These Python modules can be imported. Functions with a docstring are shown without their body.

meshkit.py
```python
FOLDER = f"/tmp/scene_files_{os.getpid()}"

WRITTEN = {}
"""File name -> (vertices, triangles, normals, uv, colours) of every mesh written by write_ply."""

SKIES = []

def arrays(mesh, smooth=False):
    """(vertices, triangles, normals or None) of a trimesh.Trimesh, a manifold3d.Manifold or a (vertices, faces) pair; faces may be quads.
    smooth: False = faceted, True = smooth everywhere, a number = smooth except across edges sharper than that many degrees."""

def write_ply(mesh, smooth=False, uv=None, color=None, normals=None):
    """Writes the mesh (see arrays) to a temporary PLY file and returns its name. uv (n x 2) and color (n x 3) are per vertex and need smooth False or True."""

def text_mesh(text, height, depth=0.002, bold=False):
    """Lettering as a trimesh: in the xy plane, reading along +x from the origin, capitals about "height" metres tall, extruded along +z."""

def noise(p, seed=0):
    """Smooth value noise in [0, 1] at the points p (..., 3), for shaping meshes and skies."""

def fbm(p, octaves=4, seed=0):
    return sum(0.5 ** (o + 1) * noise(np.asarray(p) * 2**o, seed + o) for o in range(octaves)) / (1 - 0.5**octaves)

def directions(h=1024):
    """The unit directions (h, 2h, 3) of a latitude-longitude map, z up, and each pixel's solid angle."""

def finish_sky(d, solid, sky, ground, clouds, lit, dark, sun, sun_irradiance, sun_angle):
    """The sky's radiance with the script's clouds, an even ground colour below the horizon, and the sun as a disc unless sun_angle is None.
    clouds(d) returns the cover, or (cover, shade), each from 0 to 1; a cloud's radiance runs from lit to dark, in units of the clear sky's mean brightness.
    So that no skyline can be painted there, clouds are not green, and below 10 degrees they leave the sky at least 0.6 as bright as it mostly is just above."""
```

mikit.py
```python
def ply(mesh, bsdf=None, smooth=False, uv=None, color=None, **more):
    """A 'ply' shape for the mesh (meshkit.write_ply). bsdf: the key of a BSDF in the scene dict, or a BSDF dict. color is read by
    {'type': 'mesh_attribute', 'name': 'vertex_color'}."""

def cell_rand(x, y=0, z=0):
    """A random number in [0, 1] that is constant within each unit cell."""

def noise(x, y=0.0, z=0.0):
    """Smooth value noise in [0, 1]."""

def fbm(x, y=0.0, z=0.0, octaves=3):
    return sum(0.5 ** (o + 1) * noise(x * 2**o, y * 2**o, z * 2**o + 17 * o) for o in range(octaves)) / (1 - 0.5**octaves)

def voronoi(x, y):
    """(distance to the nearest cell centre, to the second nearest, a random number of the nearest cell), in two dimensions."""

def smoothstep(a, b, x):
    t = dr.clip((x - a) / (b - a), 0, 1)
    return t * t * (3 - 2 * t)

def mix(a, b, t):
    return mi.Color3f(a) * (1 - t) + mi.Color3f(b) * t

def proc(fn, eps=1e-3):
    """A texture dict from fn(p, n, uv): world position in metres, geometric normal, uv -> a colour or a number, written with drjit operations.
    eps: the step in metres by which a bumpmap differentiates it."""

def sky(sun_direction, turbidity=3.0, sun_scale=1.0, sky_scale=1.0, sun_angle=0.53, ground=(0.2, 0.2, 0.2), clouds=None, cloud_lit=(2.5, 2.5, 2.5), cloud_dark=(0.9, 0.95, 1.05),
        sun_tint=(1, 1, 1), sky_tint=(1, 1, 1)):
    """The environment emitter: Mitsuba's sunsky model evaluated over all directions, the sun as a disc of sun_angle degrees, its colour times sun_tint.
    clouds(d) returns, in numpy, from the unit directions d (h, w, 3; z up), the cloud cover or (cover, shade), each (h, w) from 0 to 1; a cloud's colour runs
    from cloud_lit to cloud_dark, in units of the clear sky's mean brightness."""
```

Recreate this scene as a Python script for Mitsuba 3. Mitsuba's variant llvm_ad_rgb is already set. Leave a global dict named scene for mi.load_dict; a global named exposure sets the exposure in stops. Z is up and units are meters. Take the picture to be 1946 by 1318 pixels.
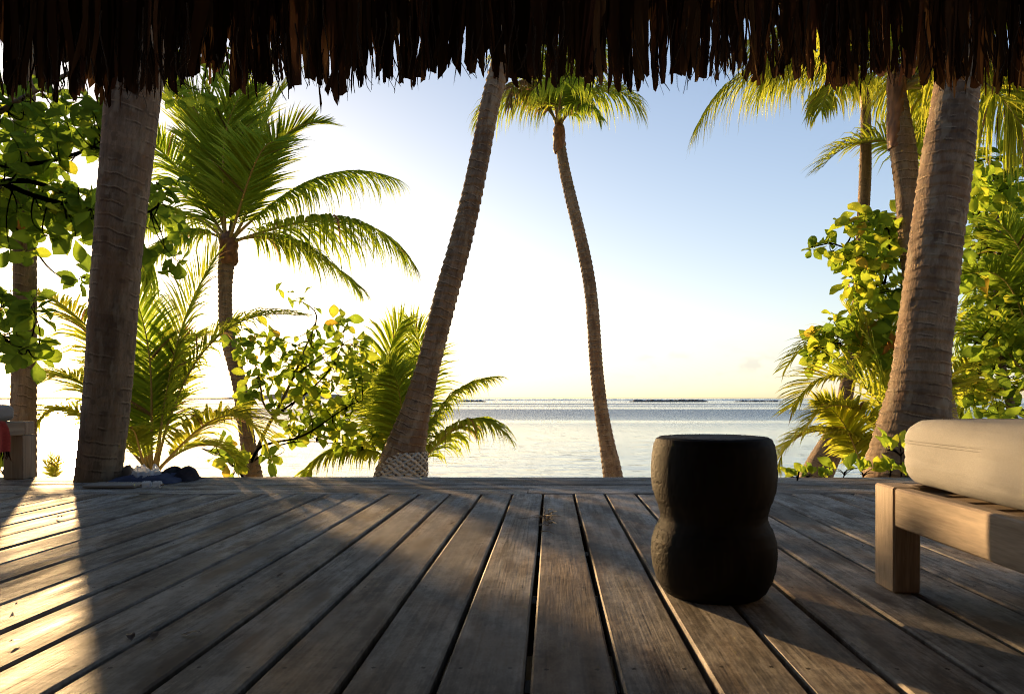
import math
import numpy as np, trimesh, mitsuba as mi, drjit as dr
import mikit, meshkit
from mikit import proc, noise, fbm, smoothstep, mix, cell_rand, voronoi
from scipy.interpolate import CubicSpline, PchipInterpolator

scene, labels = {}, {}
T = mi.ScalarTransform4f

# ------------------------------------------------------------------ camera, sky, exposure
PW, PH, FP = 1946.0, 1318.0, 1300.0            # photograph size and focal length in its pixels
VX, VY, EYE = 1047.0, 757.0, 0.55              # vanishing point of the deck boards; eye height over the deck
scene['camera'] = {'type': 'perspective', 'fov': 2 * math.degrees(math.atan(PW / 2 / FP)), 'fov_axis': 'x',
                   'principal_point_offset_x': (PW / 2 - VX) / PW, 'principal_point_offset_y': (PH / 2 - VY) / PH,
                   'near_clip': 0.02, 'far_clip': 60000.0,
                   'to_world': T().look_at(origin=[0, 0, EYE], target=[0, 1, EYE], up=[0, 0, 1])}
SUN = np.array([-0.686, 1.0, 0.175])


def clouds(d):
    az = np.degrees(np.arctan2(d[..., 0], d[..., 1]))
    el = np.degrees(np.arcsin(np.clip(d[..., 2], -1, 1)))
    p = np.stack([az * 0.55, el * 1.15, az * 0], -1)
    n = meshkit.fbm(p, 5, 3)
    puff = np.clip((n - 0.50) * 6, 0, 1) * np.exp(-((el - 2.6) / 1.5) ** 2) * np.clip((az - 3) / 5, 0, 1)
    return 0.5 * puff, 0.75 * puff


scene['sky'] = mikit.sky(SUN, turbidity=2.5, sun_scale=1.3, sky_scale=1.0, sun_angle=1.0, sky_tint=(1.035, 0.985, 1.13), sun_tint=(1.0, 1.12, 1.75), clouds=clouds,
                         cloud_lit=(2.2, 2.1, 2.0), cloud_dark=(1.3, 1.2, 1.15), ground=(0.2, 0.25, 0.27))
exposure = 3.35


# ------------------------------------------------------------------ helpers
def W(px, py, y):
    """The point of the place that the photograph shows at pixel px, py, at y metres in front of the eye."""
    return np.array([(px - VX) / FP * y, y, EYE + (VY - py) / FP * y])


counts = {}


def numbered(key):
    n = counts.get(key, 0)
    counts[key] = n + 1
    return key if n == 0 else f'{key}_{n:03d}'


def add(key, mesh, bsdf, smooth=False, uv=None, color=None, to_world=None, **lab):
    key = numbered(key)
    d = mesh if isinstance(mesh, dict) else mikit.ply(mesh, bsdf, smooth=smooth, uv=uv, color=color)
    if to_world is not None:
        d = {**d, 'to_world': to_world}
    scene[key] = d
    if lab:
        labels[key] = lab
    return key


def thing(name, label, category, **more):
    key = numbered(name)
    labels[key] = {'label': label, 'category': category, **more}
    return key


def unit(v):
    v = np.asarray(v, float)
    return v / np.maximum(np.linalg.norm(v, axis=-1, keepdims=True), 1e-12)


def spline(pts, n):
    pts = np.asarray(pts, float)
    s = np.r_[0, np.cumsum(np.linalg.norm(np.diff(pts, axis=0), axis=1))]
    return CubicSpline(s / s[-1], pts)(np.linspace(0, 1, n)) if len(pts) > 2 else pts[0] + np.linspace(0, 1, n)[:, None] * (pts[1] - pts[0])


def tube(path, radii, sides=7, cap=True):
    p = np.asarray(path, float)
    r = np.broadcast_to(radii, (len(p),)).astype(float)
    t = unit(np.gradient(p, axis=0))
    ref = np.array([0.13, -0.21, 0.97]) if abs(t[:, 2]).mean() < 0.8 else np.array([0.97, 0.2, 0.1])
    a = unit(np.cross(t, ref))
    b = np.cross(t, a)
    ang = np.arange(sides) * 2 * np.pi / sides
    v = p[:, None] + r[:, None, None] * (np.cos(ang)[None, :, None] * a[:, None] + np.sin(ang)[None, :, None] * b[:, None])
    i, j = np.meshgrid(np.arange(len(p) - 1), np.arange(sides), indexing='ij')
    j1 = (j + 1) % sides
    q = np.stack([i * sides + j, (i + 1) * sides + j, (i + 1) * sides + j1, i * sides + j1], -1).reshape(-1, 4)
    f = np.vstack([q[:, [0, 2, 1]], q[:, [0, 3, 2]]])[:, ::-1][:, [0, 1, 2]]
    v = v.reshape(-1, 3)
    if cap:
        n = len(v)
        v = np.vstack([v, p[0], p[-1]])
        k = np.arange(sides)
        k1 = (k + 1) % sides
        e = (len(p) - 1) * sides
        f = np.vstack([f, np.stack([k * 0 + n, k1, k], 1), np.stack([k * 0 + n + 1, e + k, e + k1], 1)])
    return v, f


def fixed(vf):
    m = trimesh.Trimesh(vf[0], vf[1], process=False)
    if m.volume < 0:
        m.invert()
    return m


def join(parts):
    parts = [(p.vertices, p.faces) if hasattr(p, 'vertices') else p for p in parts]
    at = np.cumsum([0] + [len(p[0]) for p in parts])
    return np.vstack([p[0] for p in parts]), np.vstack([np.asarray(p[1]) + a for p, a in zip(parts, at)])


def chamfer_box(x0, x1, y0, y1, z0, z1, c=0.006):
    """A box with bevelled edges, as the hull of its inset corners."""
    pts = []
    for sx in (0, 1):
        for sy in (0, 1):
            for sz in (0, 1):
                p = np.array([(x0, x1)[sx], (y0, y1)[sy], (z0, z1)[sz]])
                s = np.array([1 - 2 * sx, 1 - 2 * sy, 1 - 2 * sz]) * c
                for k in range(3):
                    q = p.copy()
                    for m in range(3):
                        if m != k:
                            q[m] += s[m]
                    pts.append(q)
    return trimesh.convex.convex_hull(np.array(pts))


def rounded_box(size, r, n=14, puff=0.0, seed=0, lump=0.0):
    """A soft cushion-like box centred at the origin."""
    m = trimesh.creation.box((2, 2, 2))
    for _ in range(5):
        m = m.subdivide()
    m.merge_vertices()
    v = np.array(m.vertices)
    h = np.array(size) / 2
    v = np.sign(v) * (1 - (1 - np.abs(v)) ** 1.35)
    p = v * h
    inner = np.clip(p, -(h - r), h - r)
    d = p - inner
    ln = np.linalg.norm(d, axis=1, keepdims=True)
    mx = np.abs(d).max(axis=1, keepdims=True)
    p = inner + np.where(ln > 1e-9, d / np.maximum(ln, 1e-9) * np.maximum(mx, 0), 0)
    u = p / h
    p[:, 2] += np.sign(u[:, 2]) * puff * np.clip(1 - u[:, 0] ** 2, 0, 1) * np.clip(1 - u[:, 1] ** 2, 0, 1)
    nrm = unit(p / h)
    if lump:
        p += nrm * (meshkit.fbm(p * 5.0, 4, seed)[:, None] - 0.5) * lump
    return trimesh.Trimesh(p, m.faces, process=False)


# ------------------------------------------------------------------ materials
def rgb(*c):
    return {'type': 'rgb', 'value': list(c)}


VC = {'type': 'mesh_attribute', 'name': 'vertex_color'}


def deck_color(p, n, uv):
    a, b = uv.x, uv.y                                   # metres along the board; board number + place across
    board = dr.floor(b)
    r1, r2 = cell_rand(board, 3), cell_rand(board, 7)
    across = (b - board) * 0.17
    wob = fbm(a * 1.3, board * 5.0, 2.0) * 0.02
    grain = fbm(a * 4.0 + r1 * 40, (across + wob) * 170, board, 3)
    mott = fbm(a * 8.0, across * 24 + r2 * 9, board * 3.0, 3)
    blot = fbm(a * 34, across * 62, board * 2.0, 3)
    speck = fbm(a * 130, (across + wob) * 330, board, 2)
    cross = fbm(a * 95 + across * 24 * (r1 - 0.5), across * 8, board * 5.0, 2)
    patch = fbm(a * 2.6 + r2 * 70, across * 13, board * 3.1, 4)
    stain = smoothstep(0.50, 0.68, fbm(a * 2.1 + 9, b * 0.9, 4.0, 4))
    tone = smoothstep(0.30, 0.70, 0.26 * grain + 0.38 * mott + 0.29 * blot + 0.07 * cross)
    cool = mix((0.135, 0.123, 0.108), (0.345, 0.320, 0.284), tone)
    warm = mix((0.104, 0.075, 0.053), (0.290, 0.228, 0.166), tone)
    c = mix(cool, warm, smoothstep(0.42, 0.66, patch * 0.8 + r1 * 0.2))
    c = mix(c, mi.Color3f(0.060, 0.042, 0.029), stain * 0.55)
    c *= 0.76 + 0.36 * r2
    c *= 0.78 + 0.44 * speck
    crack = smoothstep(0.030, 0.012, dr.abs(fbm(a * 0.9, across * 34, board * 1.7, 3) - 0.5)) * smoothstep(0.55, 0.75, fbm(a * 0.7, board * 2.3, 1.0))
    c *= 1 - 0.55 * crack
    jy = (p.y + 3.4) / 0.6
    jd = (jy - dr.round(jy)) * 0.6 + (r1 - 0.5) * 0.012
    nail = dr.minimum(dr.abs(across - 0.032), dr.abs(across - 0.138))
    nail = smoothstep(0.0062, 0.0035, dr.sqrt(dr.square(jd) + dr.square(nail))) * dr.select(b < 100, 1.0, 0.0)
    c = mix(c, mi.Color3f(0.016, 0.012, 0.010), nail * 0.9)
    knot = smoothstep(0.16, 0.06, voronoi(a * 1.1 + r1 * 30, b)[0])
    return mix(c, mi.Color3f(0.07, 0.045, 0.03), knot * 0.7)


def deck_bump(p, n, uv):
    a, b = uv.x, uv.y
    board = dr.floor(b)
    across = (b - board) * 0.17
    wob = fbm(a * 1.3, board * 5.0, 2.0) * 0.02
    return 0.7 * fbm(a * 9.0, (across + wob) * 230, board, 2) + 0.15 * fbm(a * 95, across * 8, board * 5.0, 2) + 0.6 * fbm(a * 40, across * 70, board, 2)


def deck_rough(p, n, uv):
    return 0.52 + 0.30 * fbm(uv.x * 3.0, uv.y * 4.0, 5.0, 3)


scene['deck_wood'] = {'type': 'bumpmap', 'scale': 0.0011, 'bump': proc(deck_bump, 8e-4), 'nested': {
    'type': 'principled', 'base_color': proc(deck_color), 'roughness': proc(deck_rough), 'specular': 0.22}}


def bark_ring(s, ca, sa):
    ph = s * 11 + 0.75 * fbm(s * 0.9, ca * 0.7 + 5, sa * 0.7, 3) + 0.15 * fbm(s * 3, ca * 4, sa * 4, 2) + 0.18 * ca
    return ph - dr.floor(ph), cell_rand(dr.floor(ph), 5)


def bark_color(p, n, uv):
    s, a = uv.x, uv.y * 6.2832                            # metres up the trunk; turn round it
    ca, sa = dr.cos(a), dr.sin(a)
    big = fbm(s * 3.0, ca * 1.8 + 3, sa * 1.8, 4)
    fib = fbm(ca * 17 + 20, sa * 17, s * 13, 3)
    fine = fbm(ca * 30, sa * 30 + 7, s * 60, 2)
    saw, which = bark_ring(s, ca, sa)
    c = mix((0.066, 0.046, 0.034), (0.180, 0.135, 0.100), smoothstep(0.25, 0.75, big) * 0.65 + which * 0.35)
    c *= 0.50 + 0.60 * fib + 0.40 * fine
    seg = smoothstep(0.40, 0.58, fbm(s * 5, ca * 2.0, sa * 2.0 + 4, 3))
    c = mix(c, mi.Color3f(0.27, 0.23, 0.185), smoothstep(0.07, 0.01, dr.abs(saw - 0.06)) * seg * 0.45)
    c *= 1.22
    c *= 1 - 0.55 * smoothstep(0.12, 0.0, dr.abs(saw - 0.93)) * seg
    lich = smoothstep(0.57, 0.68, fbm(s * 7 + 11, ca * 2.6, sa * 2.6, 4))
    c = mix(c, mi.Color3f(0.235, 0.205, 0.165), lich * 0.5)
    red = smoothstep(0.55, 0.70, fbm(s * 4 + 31, ca * 1.7, sa * 1.7, 3))
    c = mix(c, mi.Color3f(0.135, 0.078, 0.048), red * 0.5)
    c *= mi.Color3f(1.05, 1.0, 0.86)
    spots = smoothstep(0.66, 0.73, fbm(s * 15, ca * 2.1, sa * 2.1 + 8, 3))
    return mix(c, mi.Color3f(0.022, 0.016, 0.012), spots * 0.5 * (0.4 + 0.6 * fine))


def bark_bump(p, n, uv):
    s, a = uv.x, uv.y * 6.2832
    ca, sa = dr.cos(a), dr.sin(a)
    saw, which = bark_ring(s, ca, sa)
    return fbm(ca * 18, sa * 18, s * 14, 3) + 0.22 * smoothstep(0.0, 0.12, saw) * (1 - saw) + 0.6 * fbm(s * 60, ca * 7, sa * 7, 2)


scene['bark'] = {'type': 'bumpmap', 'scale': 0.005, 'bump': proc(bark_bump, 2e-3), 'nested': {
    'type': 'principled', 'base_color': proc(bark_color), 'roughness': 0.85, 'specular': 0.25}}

scene['leaf'] = {'type': 'principledthin', 'base_color': VC, 'roughness': 0.45, 'diff_trans': 1.25, 'spec_trans': 0.0, 'eta': 1.4}
scene['frond_leaf'] = {'type': 'principledthin', 'base_color': VC, 'roughness': 0.42, 'diff_trans': 1.38, 'spec_trans': 0.0, 'eta': 1.4}
scene['thatch'] = {'type': 'principledthin', 'base_color': VC, 'roughness': 0.8, 'diff_trans': 0.30, 'spec_trans': 0.0, 'eta': 1.3}
scene['stem'] = {'type': 'twosided', 'bsdf': {'type': 'principled', 'base_color': VC, 'roughness': 0.55, 'specular': 0.3}}


def twig_color(p, n, uv):
    return mix((0.06, 0.042, 0.03), (0.17, 0.13, 0.10), fbm(p.x * 30, p.y * 30, p.z * 30))


scene['twig'] = {'type': 'principled', 'base_color': proc(twig_color), 'roughness': 0.8, 'specular': 0.2}


def bench_color(p, n, uv):
    g = fbm(uv.x * 5, uv.y * 90, 3.0, 4)
    h = fbm(uv.x * 2.2, uv.y * 16, 8.0, 3)
    c = mix((0.215, 0.160, 0.118), (0.47, 0.385, 0.300), g * 0.55 + h * 0.45)
    return c * (0.8 + 0.4 * fbm(uv.x * 30, uv.y * 300, 1.0, 2))


scene['bench_wood'] = {'type': 'principled', 'base_color': proc(bench_color), 'roughness': 0.6, 'specular': 0.3}


def old_wood_color(p, n, uv):
    g = fbm(uv.x * 5, uv.y * 90, 3.0, 4)
    return mix((0.15, 0.125, 0.10), (0.33, 0.285, 0.235), g) * (0.75 + 0.5 * fbm(uv.x * 3, uv.y * 8, 2.0))


scene['old_wood'] = {'type': 'principled', 'base_color': proc(old_wood_color), 'roughness': 0.7, 'specular': 0.3}


def canvas_color(p, n, uv):
    w = fbm(p.x * 420, p.y * 420, p.z * 420, 2)
    s = fbm(p.x * 5, p.y * 5, p.z * 5, 4)
    return mix((0.225, 0.228, 0.232), (0.300, 0.303, 0.307), s) * (0.86 + 0.28 * w)


def canvas_bump(p, n, uv):
    return fbm(p.x * 520, p.y * 520, p.z * 520, 2) * 0.3 + 2.0 * fbm(p.x * 12, p.y * 12, p.z * 16, 4)


scene['canvas'] = {'type': 'bumpmap', 'scale': 0.0022, 'bump': proc(canvas_bump, 8e-4), 'nested': {
    'type': 'principled', 'base_color': proc(canvas_color), 'roughness': 0.9, 'specular': 0.15, 'sheen': 0.3}}


def stool_color(p, n, uv):
    g = fbm(p.x * 60, p.y * 60, p.z * 9, 4)
    return mix((0.0025, 0.0018, 0.0013), (0.013, 0.009, 0.006), g * g * 1.6)


def stool_bump(p, n, uv):
    pits = smoothstep(0.60, 0.72, fbm(p.x * 150, p.y * 150, p.z * 95, 2))
    return 0.8 * fbm(p.x * 260, p.y * 260, p.z * 200, 2) - pits + 0.4 * fbm(p.x * 60, p.y * 60, p.z * 7, 2)


scene['stool_wood'] = {'type': 'bumpmap', 'scale': 0.0013, 'bump': proc(stool_bump, 1e-3), 'nested': {
    'type': 'principled', 'base_color': proc(stool_color), 'roughness': 0.65, 'specular': 0.18}}


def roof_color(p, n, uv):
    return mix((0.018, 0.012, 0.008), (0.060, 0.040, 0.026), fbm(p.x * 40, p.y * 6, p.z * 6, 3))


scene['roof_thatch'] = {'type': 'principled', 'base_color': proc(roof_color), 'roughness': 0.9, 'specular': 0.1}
scene['dark_timber'] = {'type': 'principled', 'base_color': proc(lambda p, n, uv: mix((0.015, 0.010, 0.007), (0.045, 0.030, 0.020), fbm(p.x * 12, p.y * 12, p.z * 12, 4))), 'roughness': 0.7}


def sand_color(p, n, uv):
    g = fbm(p.x * 60, p.y * 60, 0.0, 3)
    return mix((0.40, 0.34, 0.26), (0.58, 0.51, 0.41), fbm(p.x * 0.8, p.y * 0.8, 0, 4)) * (0.8 + 0.4 * g)


scene['sand'] = {'type': 'principled', 'base_color': proc(sand_color), 'roughness': 0.95, 'specular': 0.1}


def sea_wind(p):
    """Wind patches: long bands of ruffled water between glassy ones, farther out more of them."""
    d = dr.log(dr.maximum(p.y, 8.0))
    band = fbm(p.x * 0.004 / dr.maximum(1.0, p.y * 0.01), d * 5.5 + 0.004 * p.x / dr.maximum(1.0, p.y * 0.008), 1.0, 3)
    far = smoothstep(3.3, 4.3, d)
    return dr.clip(smoothstep(0.62, 0.40, band) * far, 0, 1) * (1 - 0.8 * smoothstep(5.3, 5.7, d))


def sea_color(p, n, uv):
    shoal = smoothstep(75, 15, p.y + 14 * fbm(p.x * 0.02, p.y * 0.02, 0, 3))
    deep = mix((0.030, 0.095, 0.165), (0.016, 0.060, 0.115), sea_wind(p))
    return mix(deep, mi.Color3f(0.15, 0.19, 0.19), shoal)


def sea_bump(p, n, uv):
    fall = dr.minimum(1.0, 20.0 / dr.maximum(p.y, 1.0)) * smoothstep(100, 24, p.y)
    a = fbm(p.x * 0.5 + 0.25 * p.y, p.y * 1.5, 2.0, 3) * 0.9
    b = fbm(p.x * 2.1, p.y * 5.2 + 0.3 * p.x, 7.0, 3) * 0.42 * smoothstep(70, 15, p.y)
    c = fbm(p.x * 6, p.y * 13 + 0.3 * p.x, 3.0, 2) * 0.10 * smoothstep(35, 12, p.y)
    return (a + b + c) * fall * (0.35 + 0.65 * fbm(p.x * 0.05, p.y * 0.12, 6.0, 2))


scene['sea_water'] = {'type': 'bumpmap', 'scale': 0.05, 'bump': proc(sea_bump, 0.03), 'nested': {
    'type': 'principled', 'base_color': proc(sea_color), 'roughness': proc(lambda p, n, uv: 0.09 + 0.05 * smoothstep(20, 120, p.y) + 0.20 * sea_wind(p)), 'specular': 0.26}}


def rock_color(p, n, uv):
    return mix((0.05, 0.045, 0.04), (0.17, 0.15, 0.13), fbm(p.x * 0.8, p.y * 0.8, p.z * 2, 4))


scene['rock'] = {'type': 'principled', 'base_color': proc(rock_color), 'roughness': 0.9}
scene['foam'] = {'type': 'diffuse', 'reflectance': rgb(0.75, 0.76, 0.77)}
scene['hill_green'] = {'type': 'diffuse', 'reflectance': proc(lambda p, n, uv: mix((0.16, 0.155, 0.12), (0.30, 0.28, 0.235), fbm(p.x * 0.03, p.y * 0.03, p.z * 0.06, 4)))}
scene['cloth_throw'] = {'type': 'principled', 'base_color': proc(lambda p, n, uv: mix((0.22, 0.022, 0.018), (0.40, 0.05, 0.04), fbm(p.x * 90, p.y * 90, p.z * 90, 2))), 'roughness': 0.9, 'sheen': 0.4}
scene['cloth'] = {'type': 'twosided', 'bsdf': {'type': 'principled', 'base_color': VC, 'roughness': 0.85, 'specular': 0.2}}
scene['clear_plastic'] = {'type': 'principledthin', 'base_color': rgb(0.85, 0.85, 0.85), 'roughness': 0.2, 'spec_trans': 0.45, 'diff_trans': 0.8, 'eta': 1.45}


# ------------------------------------------------------------------ ground, water, horizon
def sheet(xs, ys, zf):
    X, Y = np.meshgrid(xs, ys)
    v = np.stack([X, Y, zf(X, Y)], -1).reshape(-1, 3)
    n = len(xs)
    i, j = np.meshgrid(np.arange(len(ys) - 1), np.arange(n - 1), indexing='ij')
    q = np.stack([i * n + j, i * n + j + 1, (i + 1) * n + j + 1, (i + 1) * n + j], -1).reshape(-1, 4)
    return v, q


WATER = -1.05


def ground_z(X, Y):
    base = PchipInterpolator([-4000, -60, 5.0, 7.0, 9.5, 12.0, 16, 60, 4000, 40000], [-0.5, -0.46, -0.46, -0.56, -0.78, -1.02, -1.35, -2.6, -6, -30])(Y)
    dune = 0.22 * meshkit.fbm(np.stack([X * 0.25, Y * 0.25, X * 0], -1), 3, 5) - 0.11
    right = 0.55 * np.clip((X - 9) / 14, 0, 1) * np.clip((26 - Y) / 14, 0, 1)
    left = 0.20 * np.clip((-X - 9) / 14, 0, 1) * np.clip((14 - Y) / 6, 0, 1)
    return base + dune * np.clip((13 - Y) / 6, 0, 1) + right + left


gx = np.unique(np.r_[-40000, -2000, -200, np.linspace(-40, 40, 121), 200, 2000, 40000])
gy = np.unique(np.r_[-4000, -200, np.linspace(-30, 40, 141), 60, 120, 500, 4000, 40000])
add('ground', sheet(gx, gy, ground_z), 'sand', smooth=True, kind='structure', label='pale beach sand under the deck sloping down into the lagoon')
sx = np.r_[-40000, -5000, -800, np.linspace(-120, 120, 25), 800, 5000, 40000]
sy = np.r_[9.0, np.linspace(12, 200, 30), 400, 1000, 3000, 10000, 40000]
add('sea', sheet(sx, sy, lambda X, Y: 0 * X + WATER), 'sea_water', kind='structure', label='calm blue grey lagoon reaching to the horizon')


def rock_bar(x0, x1, y, h, seed, label):
    rng = np.random.default_rng(seed)
    A, B = W(x0, VY, y)[0], W(x1, VY, y)[0]
    parts = []
    x = A
    while x < B:
        r = rng.uniform(0.5, 1.25) * h
        m = trimesh.creation.icosphere(2, 1.0)
        v = np.array(m.vertices)
        v *= 1 + 0.5 * (meshkit.fbm(v * 1.6 + x, 3, seed)[:, None] - 0.5)
        end = min(1.0, (x - A) / 4 + 0.45, (B - x) / 4 + 0.45)
        v = v * [r * 1.5, r * 2.0, r * end] + [x, y + rng.uniform(-1, 1), WATER + 0.05]
        parts.append((v, m.faces))
        x += r * 1.05
    add('rock_reef', join(parts), 'rock', smooth=40, label=label, category='rocks', group='low rock reefs out in the lagoon')


rock_bar(1200, 1342, 330, 0.95, 1, 'longest dark rock reef in the lagoon, behind and right of the leaning thin palm trunk')
rock_bar(1397, 1484, 340, 0.55, 2, 'low flat dark rock reef farthest right on the horizon water')
rock_bar(868, 922, 330, 0.7, 3, 'short dark rock reef just right of the leaning thick palm trunk')


def foam_line():
    rng = np.random.default_rng(4)
    parts = []
    for k in range(150):
        y = rng.uniform(620, 900)
        x = W(rng.uniform(640, 1500), VY, y)[0]
        ln, ht = rng.uniform(4, 30), rng.uniform(0.2, 1.0) * rng.uniform(0.4, 1)
        n = 14
        t = np.linspace(0, 1, n)
        prof = np.sin(np.pi * t) ** 0.6 * ht * (0.5 + meshkit.noise(np.stack([t * 9, t * 0 + k, t * 0], -1)))
        v = np.vstack([np.stack([x + (t - 0.5) * ln, t * 0 + y - 1.0, t * 0 + WATER - 0.02], 1),
                       np.stack([x + (t - 0.5) * ln, t * 0 + y, WATER + prof], 1),
                       np.stack([x + (t - 0.5) * ln, t * 0 + y + 1.6, t * 0 + WATER - 0.02], 1)])
        i = np.arange(n - 1)
        q = np.vstack([np.stack([i + a * n, i + 1 + a * n, i + 1 + (a + 1) * n, i + (a + 1) * n], 1) for a in (0, 1)])
        parts.append((v, np.vstack([q[:, [0, 1, 2]], q[:, [0, 2, 3]]])))
    add('breaking_surf', join(parts), 'foam', smooth=True, kind='stuff', label='thin white line of surf breaking on the outer reef at the horizon')


foam_line()


def far_hill():
    xs = np.linspace(W(-500, VY, 1500)[0], W(640, VY, 1500)[0], 160)
    ys = np.linspace(1350, 2300, 40)

    def z(X, Y):
        u = (X - xs[0]) / (xs[-1] - xs[0])
        v = (Y - ys[0]) / (ys[-1] - ys[0])
        n = meshkit.fbm(np.stack([X * 0.004, Y * 0.004, X * 0], -1), 5, 9)
        return WATER - 3 + np.sin(np.pi * np.clip(v, 0, 1)) ** 0.7 * np.clip((1 - u) * 5, 0, 1) ** 0.8 * np.clip(u * 6, 0, 1) * (10 + 80 * n * np.exp(-((u - 0.92) / 0.09) ** 2)) * 0.62

    add('hills', sheet(xs, ys, z), 'hill_green', smooth=True, kind='structure', label='low distant wooded shore behind the palms on the left')


far_hill()

# ------------------------------------------------------------------ the deck
GAP0, PITCH = -0.046, 0.1785
rng = np.random.default_rng(11)
DY0, DY1, DY2 = -3.6, 3.955, 4.80


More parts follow.
